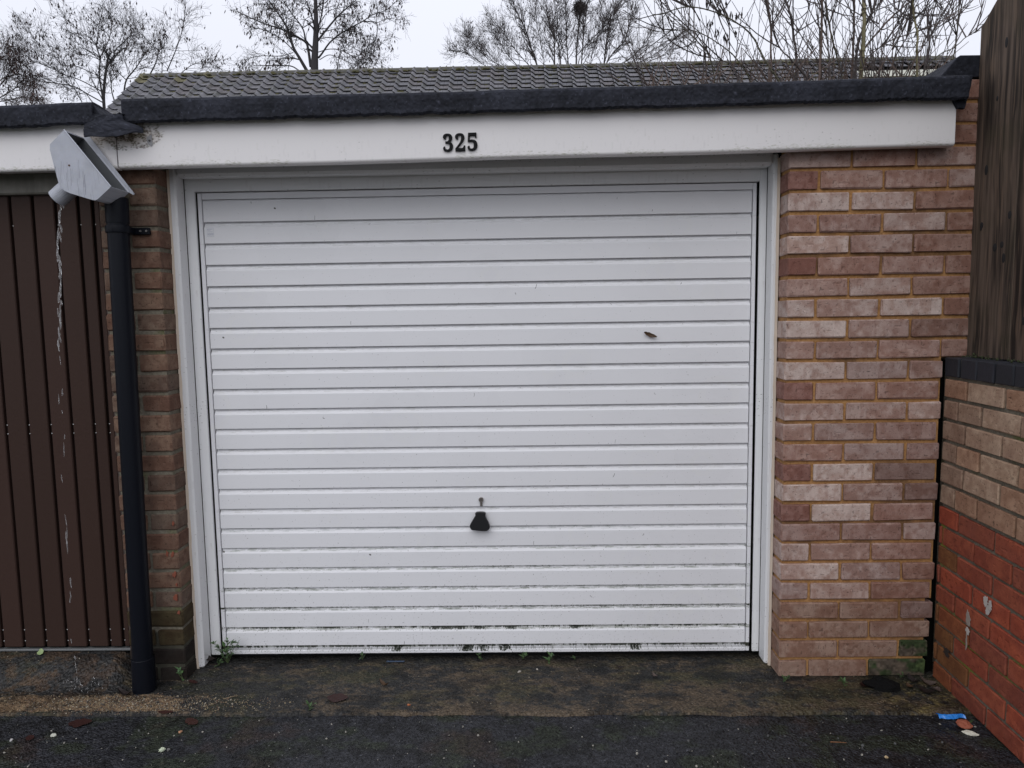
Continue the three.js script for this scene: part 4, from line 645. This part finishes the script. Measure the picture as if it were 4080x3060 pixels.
bareTree({
  name: 'bare_tree', label: 'bare tree with one thick grey trunk rising behind the middle of the ridge', seed: 25, z: -24, ox: 850, oy: 0, scale: 0.3843, trunks: 1, deep: 3.5, density: 3.6, depth: 2, len: 0.75, from: 0.25, thin: 1.0, pods: 0.2, podN: 2, podL: 0.11,
  o: { wob: 0.75, up: -0.02, kids: [2, 3], ang: 0.85, rmin: 0.0032 },
  limbs: [
    G0([92, 26, 1050, 790, 1052, 600, 1060, 450, 1065, 250, 1060, 0, 1060, -160]), [30, 8, 1010, 690, 985, 520, 960, 440, 840, 370, 700, 300, 540, 250, 420, 200, 290, 140], [18, 8, 955, 440, 940, 330, 900, 250, 820, 150, 740, 30, 690, -40], [36, 9, 975, 740, 900, 610, 835, 500, 790, 370, 750, 260, 680, 150, 600, 40, 560, -30], [13, 6, 860, 560, 770, 460, 650, 370, 520, 310, 430, 290],
    [14, 10, 900, 620, 830, 605, 740, 602], [8, 5, 830, 545, 700, 580, 500, 580, 390, 600, 340, 640], [14, 6, 900, 740, 820, 690, 720, 680, 560, 680, 440, 680], [20, 6, 1090, 600, 1130, 550, 1200, 450, 1290, 370, 1400, 300, 1550, 220, 1640, 160, 1800, 100, 1890, 20], [10, 7, 1550, 220, 1690, 240, 1690, 380, 1660, 440, 1600, 480, 1570, 590, 1440, 720],
    [24, 8, 1085, 420, 1170, 310, 1290, 170, 1400, 70, 1490, -10], [9, 5, 1110, 350, 1220, 310, 1350, 300, 1450, 330, 1560, 370], [9, 4, 1090, 540, 1200, 510, 1320, 520, 1420, 570, 1540, 640, 1700, 660], [9, 4, 1100, 620, 1200, 570, 1300, 600, 1430, 660, 1560, 720], [8, 4, 1120, 400, 1200, 390, 1330, 430, 1480, 510, 1700, 600], [9, 5, 1280, 740, 1310, 560, 1340, 450, 1340, 300],
    [16, 7, 1060, 320, 1020, 170, 980, 50, 930, -40], [17, 9, 1085, 300, 1130, 120, 1145, -40], [8, 4, 1110, 230, 1180, 130, 1260, 90, 1400, 70], [6, 3, 500, 150, 530, 60, 560, 10], [6, 3, 100, 740, 60, 700, 20, 690], [7, 4, 1500, 720, 1650, 560, 1760, 430], [6, 3, 1690, 240, 1820, 190, 1930, 210], [6, 3, 1690, 240, 1700, 100, 1690, 20],
  ],
});
bareTree({
  name: 'bare_tree', label: 'wide many-stemmed bare tree behind the ridge holding a round nest', seed: 35, z: -25, ox: 1750, oy: 0, scale: 0.4747, thin: 0.62, bark: [0.075, 0.066, 0.066], trunks: 1, deep: 4, density: 10, depth: 2, len: 0.72, from: 0.03, pods: 0.12, podN: 1, podL: 0.07,
  o: { wob: 0.4, up: 0.09, kids: [3, 4], ang: 0.6, rmin: 0.0030 },
  limbs: [
    G0([24, 14, 1150, 600, 1155, 400, 1175, 180, 1185, 60, 1190, -60], 0.1), [24, 8, 840, 600, 780, 430, 720, 240, 650, 100, 590, -50], [22, 9, 970, 600, 965, 350, 960, 200, 1000, 0], [20, 7, 1025, 600, 1000, 380, 940, 250, 900, 60], [18, 8, 1090, 600, 1070, 380, 1065, 200, 1060, 20], [18, 8, 1190, 600, 1210, 320, 1230, 150, 1250, -20], [12, 5, 1160, 460, 1250, 360, 1370, 240, 1440, 170, 1520, 60],
    [24, 7, 1380, 600, 1400, 380, 1430, 220, 1500, 50], [18, 6, 1370, 590, 1470, 430, 1550, 350, 1600, 200, 1640, 60], [14, 5, 1450, 600, 1650, 450, 1750, 330, 1850, 200], [12, 5, 700, 600, 560, 440, 500, 330, 430, 250], [12, 5, 800, 600, 640, 420, 560, 300, 470, 180], [9, 4, 540, 600, 400, 430, 300, 380], [9, 4, 450, 600, 250, 460, 150, 420], [9, 4, 1500, 600, 1780, 430, 1950, 330, 2080, 290], [9, 4, 1560, 600, 1800, 500, 1980, 420], [10, 5, 1260, 600, 1290, 420, 1340, 250, 1360, 80], [10, 5, 880, 600, 860, 400, 820, 200, 800, 20], [9, 4, 650, 600, 420, 500, 260, 330, 240, 300],
  ],
});
{
  const r = rng(70), c = at(1750 + 1180 * 0.4747, 72 * 0.4747, -24.9), out = []; for (let k = 0; k < 700; k++) { const a = V(r() - 0.5, r() - 0.5, r() - 0.5).normalize().multiplyScalar(0.11 + 0.14 * r()), b = a.clone().add(V(r() - 0.5, r() - 0.5, r() - 0.5).multiplyScalar(0.34)).clampLength(0, 0.34); tubeInto(out, [a.add(c), b.add(c)], 0.007, 0.004, 3); }
  const g = new THREE.IcosahedronGeometry(0.165, 3), q = g.attributes.position; for (let i = 0; i < q.count; i++) { const k = 0.85 + 0.3 * vn(q.getX(i) * 12 + 5, q.getY(i) * 12 + q.getZ(i) * 9, 3); q.setXYZ(i, q.getX(i) * k + c.x, q.getY(i) * k + c.y, q.getZ(i) * k + c.z); }
  const nest = thing('bird_nest', 'dark round twig nest high in the many-stemmed bare tree', 'nest'), m = mat({ color: col(0.035, 0.028, 0.026), roughness: 1 }); g.computeVertexNormals(); mesh('nest_core', g, m, nest); mesh('nest_twigs', polyGeo(out), m, nest).userData.kind = 'stuff';
}
{ // the leggy shrub behind the garage roof
  const r = rng(808), Z = -5.7, t = thing('bare_shrub', 'leggy bare shrub with many upright stems growing behind the felt roof edge', 'shrub');
  const barks = { d: mat({ color: col(0.06, 0.048, 0.046), roughness: 0.85 }), b: mat({ color: col(0.10, 0.07, 0.058), roughness: 0.9 }), g: mat({ color: col(0.16, 0.14, 0.075), roughness: 0.8 }), o: mat({ color: col(0.075, 0.068, 0.045), roughness: 0.85 }) };
  const A = 2600, B = 3200, S = 0.3165, px = (7.9 / 2865.1) * S, tw = [], tips = [];
  const L = [
    ['o', A, 28, 9, 1600, 1060, 1480, 860, 1350, 640, 1280, 490, 1160, 360, 960, 230, 780, 150, 520, 90, 310, 110, 120, 180, 10, 180], ['o', A, 20, 6, 1240, 1060, 1100, 800, 1000, 680, 740, 490, 610, 420, 480, 380, 300, 380, 180, 400, 60, 400], ['d', A, 9, 5, 480, 380, 420, 320, 230, 140, 80, -10], ['d', A, 26, 9, 1960, 1060, 1850, 870, 1720, 730, 1600, 600, 1510, 370, 1490, 120, 1360, -20], ['d', A, 34, 24, 1810, 1060, 1810, 740, 1780, 470, 1730, 170, 1660, -40],
    ['d', A, 16, 9, 1780, 470, 1880, 320, 1960, 120, 1990, -40], ['b', A, 36, 28, 2110, 1060, 2110, 740, 2130, 330, 2130, -30], ['d', A, 18, 10, 1080, 1060, 980, 750, 965, 500, 960, 240, 880, 60, 850, -40], ['d', A, 12, 6, 690, 1100, 640, 620, 610, 350, 580, 220, 510, 100, 430, -20], ['o', A, 11, 6, 790, 1080, 740, 800, 660, 620, 500, 460, 330, 300], ['b', A, 26, 20, 1490, 1060, 1490, 700, 1490, 330, 1440, -30], ['d', A, 9, 5, 980, 800, 800, 740, 620, 700, 500, 620, 330, 500, 120, 420],
    ['g', B, 52, 44, 720, 1060, 740, 800, 765, 300, 760, -40], ['o', B, 28, 18, 500, 1060, 430, 730, 360, 480, 300, 150, 280, -30], ['b', B, 30, 22, 600, 1060, 630, 640, 640, 200, 650, -30], ['d', B, 34, 24, 650, 1060, 700, 500, 820, 250, 870, 140, 930, -30], ['b', B, 26, 16, 700, 700, 900, 450, 1100, 230, 1260, 90, 1420, -20], ['b', B, 15, 8, 760, 760, 960, 600, 1100, 510, 1300, 440, 1420, 400, 1640, 330, 1900, 180, 2060, 80], ['g', B, 27, 20, 1430, 1060, 1430, 600, 1440, 440, 1400, 230, 1370, -30], ['o', B, 22, 14, 1890, 1060, 1900, 720, 1930, 500, 1950, 200, 1970, -30],
    ['o', B, 17, 8, 1480, 1000, 1700, 700, 1900, 600, 2050, 470, 2230, 380], ['d', B, 15, 8, 1290, 1000, 1400, 750, 1540, 550, 1700, 350, 1900, 230], ['b', B, 15, 9, 1060, 1060, 1170, 700, 1300, 480, 1370, 310, 1420, 60], ['d', B, 10, 6, 840, 640, 1000, 590, 1400, 470, 1900, 440], ['b', B, 13, 9, 1130, 1060, 1130, 450, 1150, -20], ['b', B, 30, 22, 200, 1060, 230, 500, 240, -30], ['d', B, 20, 14, 340, 1060, 290, 350, 290, -30], ['d', B, 13, 8, 960, 1060, 990, 600, 960, 300, 970, -30], ['d', B, 14, 7, 860, 1060, 880, 420, 900, 200, 980, 0], ['o', B, 10, 6, 1680, 1060, 1660, 500, 1680, 150], ['b', B, 18, 9, 560, 1060, 480, 900, 250, 760, 60, 500], ['d', B, 14, 7, 1240, 1060, 1270, 640, 1230, 200, 1290, -30], ['d', B, 12, 6, 1600, 1060, 1580, 640, 1660, 300, 1700, -20], ['o', B, 13, 6, 1730, 1060, 1820, 620, 1760, 280, 1720, -20],
  ];
  L.forEach(([c, ox, w0, w1, ...q], li) => {
    const n = q.length / 2, dz = (r() - 0.5) * 0.9, raw = []; for (let i = 0; i < n; i++) raw.push(at(ox + q[2 * i] * S, q[2 * i + 1] * S, Z + dz + (r() - 0.5) * 0.12));
    if (q[1] > 950) raw.unshift(V(raw[0].x + (r() - 0.5) * 0.2, 0, raw[0].z));
    const pts = new THREE.CatmullRomCurve3(raw).getPoints(n * 6), o = []; for (let i = 1; i < pts.length - 1; i++) { pts[i].x += (r() - 0.5) * 0.008; pts[i].z += (r() - 0.5) * 0.008; }
    tubeInto(o, pts, (w0 * px) / 2, (w1 * px) / 2, 7);
    for (let k = 0; k < n * 2; k++) { const i = Math.floor(r() * (pts.length - 2)), R = mix(w0, w1, i / pts.length) * px / 2; tubeInto(o, [pts[i], pts[i].clone().lerp(pts[i + 1], 0.5)], R * 1.5, R * 1.1, 6); }   // nodes
    mesh('stem', polyGeo(o), barks[c], t);
    const lo = raw.length > n ? 0.55 : 0.1; const N = Math.round(n * 1.1);
    for (let k = 0; k < N; k++) { const f = mix(lo, 1, r()), i = Math.min(pts.length - 2, Math.floor(f * (pts.length - 1))), e = pts[i + 1].clone().sub(pts[i]).normalize(), sd = V(r() - 0.5, (r() - 0.3), r() - 0.5).normalize(); e.lerp(sd, 0.55).normalize(); grow(tw, tips, pts[i], e, 0.28 + 0.5 * r(), 0.0055 + 0.004 * r(), 1, { wob: 0.25, up: 0.1, kids: [1, 3], ang: 0.6, rmin: 0.0028 }, r); }
  });
  for (let k = 0; k < 70; k++) { const x = 2560 + 1180 * Math.pow(r(), 0.75), p = at(x, 335 - 40 * r(), Z + (r() - 0.5) * 1.2), d = V((r() - 0.62) * 1.1, 1, (r() - 0.5) * 0.4).normalize(); p.y -= 0.3; grow(tw, tips, p, d, 0.45 + 0.75 * r(), 0.004 + 0.005 * r(), 1, { wob: 0.22, up: 0.05, kids: [1, 3], ang: 0.5, rmin: 0.0028 }, r); }
  mesh('twigs', polyGeo(tw), barks.d, t).userData.kind = 'stuff';
  const tb = []; for (let k = 0; k < 150; k++) { const x = 2560 + 1150 * r(), p = at(x, 350 - 30 * r(), Z + (r() - 0.5) * 1.2), d = V((r() - 0.5) * 2, 0.4 + r(), (r() - 0.5)).normalize(); p.y -= 0.15; grow(tb, tips, p, d, 0.3 + 0.5 * r(), 0.004 + 0.005 * r(), 0, { wob: 0.3, up: 0, kids: [0, 0], ang: 0.5, rmin: 0.003 }, r); }
  mesh('dead_twigs', polyGeo(tb), barks.b, t).userData.kind = 'stuff';
  const lv = []; for (const [u, v] of [[690, 30], [720, 20], [815, 130], [835, 150], [980, 170], [935, 30], [1110, 170], [1070, 190], [735, 290], [800, 390], [810, 450], [935, 440], [745, 300], [660, 570], [690, 650], [640, 660], [890, 480], [1030, 410], [860, 20]]) { const p = at(A + u * S, v * S, Z); for (let k = 0; k < 2; k++) { const l = 0.05 + 0.07 * r(), w = 0.004 + 0.006 * r(), x = p.x + (r() - 0.5) * 0.04, y = p.y + 0.03, b = (r() - 0.5) * 0.05; lv.push(x, y, p.z, x + w + b, y - l * 0.5, p.z + 0.01, x + b, y - l, p.z, x, y, p.z, x + b, y - l, p.z, x - w + b, y - l * 0.45, p.z - 0.015); } }
  mesh('withered_leaves', polyGeo(lv), mat({ color: col(0.035, 0.028, 0.027), roughness: 0.9, side: THREE.DoubleSide }), t).userData.kind = 'stuff';
}

// ---------------------------------------------------------------- weeds, leaves and litter on the ground
const groundY = (x, z) => (z < 0.247 ? apronHeight(x, z) : -0.007 + 0.006 * (fbm(x * 3, z * 3, 3, 90) - 0.5));
const spotOn = (px, py) => { const p = camera.position, d = V((px - 2040) / 2865.1, -(py - 1530) / 2865.1, -1).applyMatrix4(CR); let t = -p.y / d.y; for (let k = 0; k < 6; k++) { const q = p.clone().addScaledVector(d, t); t = (groundY(q.x, q.z) - p.y) / d.y; } return p.clone().addScaledVector(d, t); };
{
  const greens = [[0.075, 0.15, 0.045], [0.055, 0.11, 0.035], [0.10, 0.20, 0.075]].map((c) => mat({ color: col(...c), roughness: 0.6, side: THREE.DoubleSide, transmission: 0.25, thickness: 0 })), stemM = mat({ color: col(0.07, 0.10, 0.035), roughness: 0.8 });
  function leafGeo(len, w, bend) { const n = 5, t = [], P = (i, s) => { const f = i / n, ww = w * Math.sin(Math.PI * Math.pow(f, 0.7) * 0.98 + 0.03); return [s * ww, bend * f * f * len + (s ? 0.12 * ww : 0), len * f]; }; for (let i = 0; i < n; i++) for (const s of [-1, 1]) t.push(...P(i, 0), ...P(i, s), ...P(i + 1, s), ...P(i, 0), ...P(i + 1, s), ...P(i + 1, 0)); return polyGeo(t); }
  function weed(px, py, h, n, seed, label, gi = 0, tall = false, zPin) {
    const r = rng(seed), p = zPin === undefined ? spotOn(px, py) : at(px, py, zPin); p.y = groundY(p.x, p.z) - 0.002; const w = thing('weed', label, 'weed', [p.x, p.y, p.z]);
    const stems = []; const top = []; const ns = tall ? 6 : 3; for (let k = 0; k < ns; k++) { const a = r() * 6.28, q = [V(0, 0, 0)]; for (let i = 1; i <= 4; i++) q.push(V(Math.cos(a) * h * 0.14 * i * (0.5 + r() * 0.6), h * i / 4 * (0.75 + 0.25 * r()), Math.abs(Math.sin(a)) * h * 0.07 * i)); tubeInto(stems, q, 0.0014, 0.0007, 4); top.push(q); }
    mesh('stem', polyGeo(stems), stemM, w);
    for (let k = 0; k < n; k++) { const q = top[k % ns], f = tall ? 0.25 + 0.75 * r() : r(), i = Math.min(3, Math.floor(f * 4)), c = q[i].clone().lerp(q[i + 1], f * 4 - i), l = h * (tall ? 0.16 : 0.5) * (0.6 + 0.7 * r()); const m = mesh('leaf', leafGeo(l, l * (tall ? 0.28 : 0.24), -0.3 - 0.5 * r()), greens[(gi + (r() < 0.3 ? 1 : 0)) % 3], w); m.position.copy(c); m.rotation.set(-0.5 - 0.9 * r(), r() * 6.28, 0, 'YXZ'); }
  }
  weed(905, 2600, 0.115, 64, 1, 'tall leafy green weed at the foot of the white door by its frame', 0, true, -0.135);
  weed(870, 2625, 0.03, 16, 2, 'low green weed spreading under the tall weed by the door frame', 0, false, -0.11);
  weed(732, 2712, 0.045, 7, 3, 'pale green seedling in front of the blackened foot of the narrow pier', 2);
  weed(1236, 2828, 0.032, 12, 4, 'small green weed on the front edge of the concrete apron', 0);
  weed(1445, 2616, 0.03, 9, 5, 'weed tuft under the door nearest the blue scrap', 1, false, -0.15);
  weed(1915, 2622, 0.024, 8, 6, 'thin yellowish weed under the door between two tufts', 1, false, -0.15);
  weed(2085, 2622, 0.03, 12, 7, 'weed tuft under the middle of the white door', 0, false, -0.15);
  weed(2185, 2640, 0.04, 14, 8, 'bright green weed sprawling from under the door onto the apron', 0, false, -0.12);
  weed(2290, 2618, 0.02, 8, 9, 'smallest weed tuft under the white door', 1, false, -0.15);
  weed(3128, 2712, 0.022, 16, 10, 'low green weed at the near corner of the brick pier', 0);
  weed(3366, 2733, 0.034, 12, 11, 'green weed below the damp foot of the brick pier', 0);
  weed(3868, 2880, 0.016, 6, 12, 'tiny weed at the foot of the red wall by the wrapper', 2);
  weed(3590, 2668, 0.02, 8, 13, 'tiny weed sprouting from the mossy bottom brick', 0, false, 0.008);
  // fallen leaves
  const lm = [[0.036, 0.015, 0.013], [0.07, 0.04, 0.022], [0.022, 0.016, 0.015], [0.10, 0.075, 0.065], [0.28, 0.36, 0.17], [0.045, 0.020, 0.016]].map((c) => mat({ color: col(...c), roughness: 0.45, side: THREE.DoubleSide, specularIntensity: 0.4 }));
  function leaf(px, py, len, wid, ci, rot, curl, label, tilt = 0, zPin, name = 'fallen_leaf') {
    const r = rng(px | 0), p = zPin === undefined ? spotOn(px, py) : at(px, py, zPin), n = 8, t = [], P = (i, s) => { const f = i / n, ww = wid * 0.5 * Math.pow(Math.sin(Math.PI * (0.04 + 0.92 * f)), 0.8) * (0.8 + 0.4 * hash(i, s, px | 0)); return [s * ww, curl * (Math.pow(2 * f - 1, 2) + (s ? 0.5 : 0) * 0.6) * len * 0.5 + 0.002, len * (f - 0.5)]; };
    for (let i = 0; i < n; i++) for (const s of [-1, 1]) t.push(...P(i, 0), ...P(i, s), ...P(i + 1, s), ...P(i, 0), ...P(i + 1, s), ...P(i + 1, 0));
    const g = polyGeo(t), m = mesh(name, g, lm[ci]); m.position.copy(p); m.rotation.set(tilt, rot, 0, 'YXZ'); if (zPin === undefined) m.position.y += 0.003; tag(m, label, 'leaf'); return m;
  }
  leaf(1345, 2785, 0.075, 0.055, 0, 1.5, 0.05, 'flat dark red leaf lying on the concrete apron before the door');
  leaf(1530, 2735, 0.05, 0.018, 1, 0.9, 0.6, 'curled brown leaf standing on the apron nearest the door middle');
  leaf(770, 2722, 0.05, 0.02, 0, 1.1, 0.1, 'narrow reddish leaf beside the pale green seedling');
  leaf(660, 2842, 0.055, 0.022, 5, 1.5, 0.05, 'rusty brown leaf on the tarmac edge nearest the downpipe foot');
  leaf(320, 2885, 0.075, 0.05, 0, 1.7, 0.05, 'large dark red leaf flat on the tarmac before the brown door');
  leaf(120, 2945, 0.035, 0.028, 0, 0.7, 0.05, 'small dark red leaf on the tarmac nearest the photo edge');
  leaf(765, 2880, 0.06, 0.035, 5, 1.0, 0.05, 'wet brown leaf on the tarmac below the door frame foot');
  leaf(500, 2770, 0.07, 0.025, 2, 1.2, 0.4, 'nearly black wet leaf beside the foot of the downpipe');
  leaf(162, 2600, 0.03, 0.022, 4, 0.4, 0.2, 'pale green leaf caught under the brown door', 0.5, -0.06);
  leaf(2470, 2663, 0.035, 0.015, 2, 1.4, 0.3, 'dark leaf on the apron under the right half of the white door');
  leaf(2610, 2698, 0.028, 0.014, 3, 0.6, 0.5, 'pale curled leaf in the middle of the apron');
  leaf(3690, 2725, 0.055, 0.04, 3, 1.2, 0.5, 'pale brown leaf topmost in the corner heap of wet leaves', 0.3);
  leaf(3640, 2720, 0.05, 0.03, 2, 0.4, 0.6, 'blackened leaf behind the pale one in the corner heap');
  leaf(3725, 2755, 0.05, 0.035, 3, 2.2, 0.4, 'greyish leaf leaning against the red wall in the corner heap', 0.35);
  leaf(3690, 2760, 0.05, 0.035, 2, 0.9, 0.4, 'black wet leaf lowest in the corner heap');
  leaf(3625, 2740, 0.03, 0.02, 1, 0.2, 0.4, 'small brown leaf at the edge of the corner heap');
  leaf(3440, 2740, 0.06, 0.03, 0, 2.4, 0.5, 'dark red leaf tucked beside the crumpled black scrap', 0.2);
  leaf(3100, 2672, 0.06, 0.03, 2, 1.3, 0.5, 'dark wet leaf heaped at the foot of the right door frame', 0.2, -0.10);
  leaf(3000, 2648, 0.07, 0.03, 2, 1.6, 0.4, 'blackish leaf under the corner of the white door', 0.1, -0.14);
  leaf(835, 2632, 0.06, 0.03, 2, 1.2, 0.6, 'black leaf litter in the gap below the left door frame', 0.2, -0.12);
  leaf(2590, 1334, 0.052, 0.016, 1, 0, 0.3, 'brown scrap of leaf stuck to the white door', 1.45, -0.166, 'stuck_leaf').rotation.set(1.45, 1.2, 0, 'XYZ');
  // crumpled black scrap and coloured litter
  const crumple = (name, px, py, sx, sy, sz, m, seed, label, cat, rot = 0, lift = 0.3) => { const p = spotOn(px, py), g = new THREE.IcosahedronGeometry(1, 3), q = g.attributes.position; for (let i = 0; i < q.count; i++) { const x = q.getX(i), y = q.getY(i), z = q.getZ(i), k = 0.55 + 0.8 * vn(x * 2.2 + seed, y * 2.2 + z * 1.7, seed) + 0.25 * vn(x * 6, z * 6 + y * 5, seed + 1); q.setXYZ(i, x * k * sx, y * k * sy, z * k * sz); } g.computeVertexNormals(); const o = mesh(name, g, m); o.position.set(p.x, p.y + sy * lift, p.z); o.rotation.y = rot; tag(o, label, cat); return o; };
  crumple('felt_scrap', 3500, 2738, 0.055, 0.022, 0.028, mat({ color: col(0.004, 0.004, 0.004), roughness: 0.9, specularIntensity: 0.3 }), 12, 'crumpled black scrap lying below the foot of the brick pier', 'scrap', -0.25);
  { // blue wrapper: a twisted strip of foil
    const p = spotOn(3790, 2862), t = [], n = 16, P = (i, j) => { const f = i / n, x = (f - 0.5) * 0.088, w = 0.011 * (1 - 0.45 * step(0.62, 0.85, f) + 0.4 * step(0.9, 1, f) + 0.35 * step(0.15, 0, f)); return [x, 0.004 + 0.010 * Math.sin(j / 4 * Math.PI) * (0.6 + 0.5 * vn(f * 7, j, 3)) + 0.003 * vn(f * 12, j * 2, 5), (j / 4 - 0.5) * 2 * w + 0.004 * Math.sin(f * 5)]; };
    for (let i = 0; i < n; i++) for (let j = 0; j < 4; j++) t.push(...P(i, j), ...P(i, j + 1), ...P(i + 1, j + 1), ...P(i, j), ...P(i + 1, j + 1), ...P(i + 1, j));
    const o = mesh('blue_wrapper', polyGeo(t), mat({ color: col(0.02, 0.22, 0.68), roughness: 0.35, side: THREE.DoubleSide, clearcoat: 0.5 })); o.position.copy(p); o.rotation.y = -0.12; tag(o, 'small twisted bright blue sweet wrapper on the ground by the red wall', 'wrapper');
  }
  crumple('brick_chip', 3838, 2892, 0.019, 0.011, 0.022, mat({ color: col(0.30, 0.085, 0.045), roughness: 0.8 }), 23, 'orange brick chip beside the blue wrapper', 'brick chip', 0.3, 0.6);
  crumple('white_scrap', 3868, 2925, 0.020, 0.005, 0.008, mat({ color: col(0.62, 0.6, 0.5), roughness: 0.7 }), 31, 'crumpled white scrap next to the orange brick chip', 'litter', -0.5, 0.6);
  { const p = at(1575, 2611, -0.13), g = chamfer(-0.036, 0.036, 0, 0.002, -0.005, 0.005, 0.0008), o = mesh('blue_scrap', g, mat({ color: col(0.03, 0.055, 0.10), roughness: 0.5 })); o.position.set(p.x, groundY(p.x, -0.13) + 0.002, -0.13); tag(o, 'dull blue plastic scrap lying flat under the white door', 'litter'); }
  const pebble = (px, py, s, c, seed, label) => crumple('pebble', px, py, s * 0.72, s * 0.45, s * 0.5, mat({ color: col(...c), roughness: 0.6 }), seed, label, 'pebble', seed, 0.5);
  pebble(1629, 2810, 0.008, [0.38, 0.12, 0.04], 41, 'round orange pebble on the apron edge below the handle');
  pebble(646, 2990, 0.013, [0.55, 0.6, 0.45], 42, 'largest whitish pebble on the dark tarmac');
  pebble(672, 2989, 0.008, [0.12, 0.115, 0.11], 43, 'grey pebble right beside the largest whitish one');
  pebble(213, 2932, 0.011, [0.5, 0.5, 0.42], 44, 'pale oval pebble on the tarmac in front of the brown door');
  pebble(718, 2918, 0.008, [0.42, 0.22, 0.12], 45, 'tan pebble on the tarmac above the whitish one');
  pebble(46, 2950, 0.008, [0.45, 0.43, 0.42], 46, 'slim grey-white pebble nearest the photo edge');
  pebble(3530, 3018, 0.008, [0.5, 0.38, 0.22], 47, 'yellowish pebble on the tarmac in front of the brick pier');
  pebble(2070, 2678, 0.009, [0.42, 0.38, 0.33], 48, 'pale pebble on the apron below the middle of the door');
  pebble(2140, 2668, 0.006, [0.42, 0.38, 0.33], 49, 'smaller pale pebble beside the one below the door middle');
  const tw = (px, py, l, a, c, label) => { const p = spotOn(px, py), o = []; tubeInto(o, [V(-l / 2, 0.002, 0), V(0, 0.004, 0.002), V(l / 2, 0.002, 0)], 0.0018, 0.001, 5); const m = mesh('twig', polyGeo(o), mat({ color: col(...c), roughness: 0.8 })); m.position.copy(p); m.rotation.y = a; tag(m, label, 'twig'); };
  tw(3340, 2960, 0.05, -0.1, [0.2, 0.09, 0.04], 'short reddish twig on the tarmac in front of the brick pier');
  tw(2835, 2880, 0.03, 0.9, [0.012, 0.01, 0.01], 'black twig on the tarmac in front of the door corner');
  tw(920, 2780, 0.05, 0.5, [0.2, 0.15, 0.09], 'straw-coloured twig on the apron near the door frame');
  // washed-out grit: too many to count
  const r = rng(66), grit = (n, f, c, name, label) => { const g = new THREE.IcosahedronGeometry(1, 0), im = new THREE.InstancedMesh(g, mat({ color: col(1, 1, 1), roughness: 0.7, specularIntensity: 0.4 }), n), m4 = new THREE.Matrix4(), q = new THREE.Quaternion(); for (let k = 0; k < n; k++) { const [x, z, s] = f(); q.setFromEuler(new THREE.Euler(r() * 6, r() * 6, r() * 6)); m4.compose(V(x, groundY(x, z) + s * 0.25, z), q, V(s * (0.7 + 0.6 * r()), s * 0.6, s * (0.7 + 0.6 * r()))); im.setMatrixAt(k, m4); const cc = c(); im.setColorAt(k, col(...cc)); } im.name = name; put(im, scene); tag(im, label, 'grit', null, 'stuff'); };
  const pal = [[0.22, 0.16, 0.10], [0.30, 0.24, 0.15], [0.10, 0.09, 0.08], [0.16, 0.10, 0.07], [0.05, 0.05, 0.05], [0.36, 0.32, 0.25]];
  grit(2600, () => { const u = r() + r() + r() - 1.5; return [-2.36 + u * 0.45, 0.17 + (r() + r() - 1) * 0.075, 0.0012 + 0.0028 * r() * r()]; }, () => { const k = 0.6 + 0.5 * r(); return pal[Math.floor(r() * pal.length)].map((v) => v * k); }, 'gravel', 'washed yellowish gravel around the foot of the downpipe');
  grit(1800, () => [-4 + 4.6 * r(), -0.1 + 0.34 * r(), 0.0008 + 0.002 * r() * r()], () => pal[Math.floor(r() * pal.length)].map((v) => v * 0.8), 'gravel', 'fine grit scattered over the concrete apron');
  grit(2600, () => [-4 + 4.6 * r(), 0.26 + 0.75 * r(), 0.0012 + 0.0034 * Math.pow(r(), 3)], () => (r() < 0.16 ? [0.34, 0.32, 0.28] : r() < 0.5 ? [0.10, 0.10, 0.10] : [0.04, 0.04, 0.04]).map((v) => v * 0.9), 'gravel', 'loose stone chips scattered over the dark tarmac');
}

renderer.render(scene, camera);
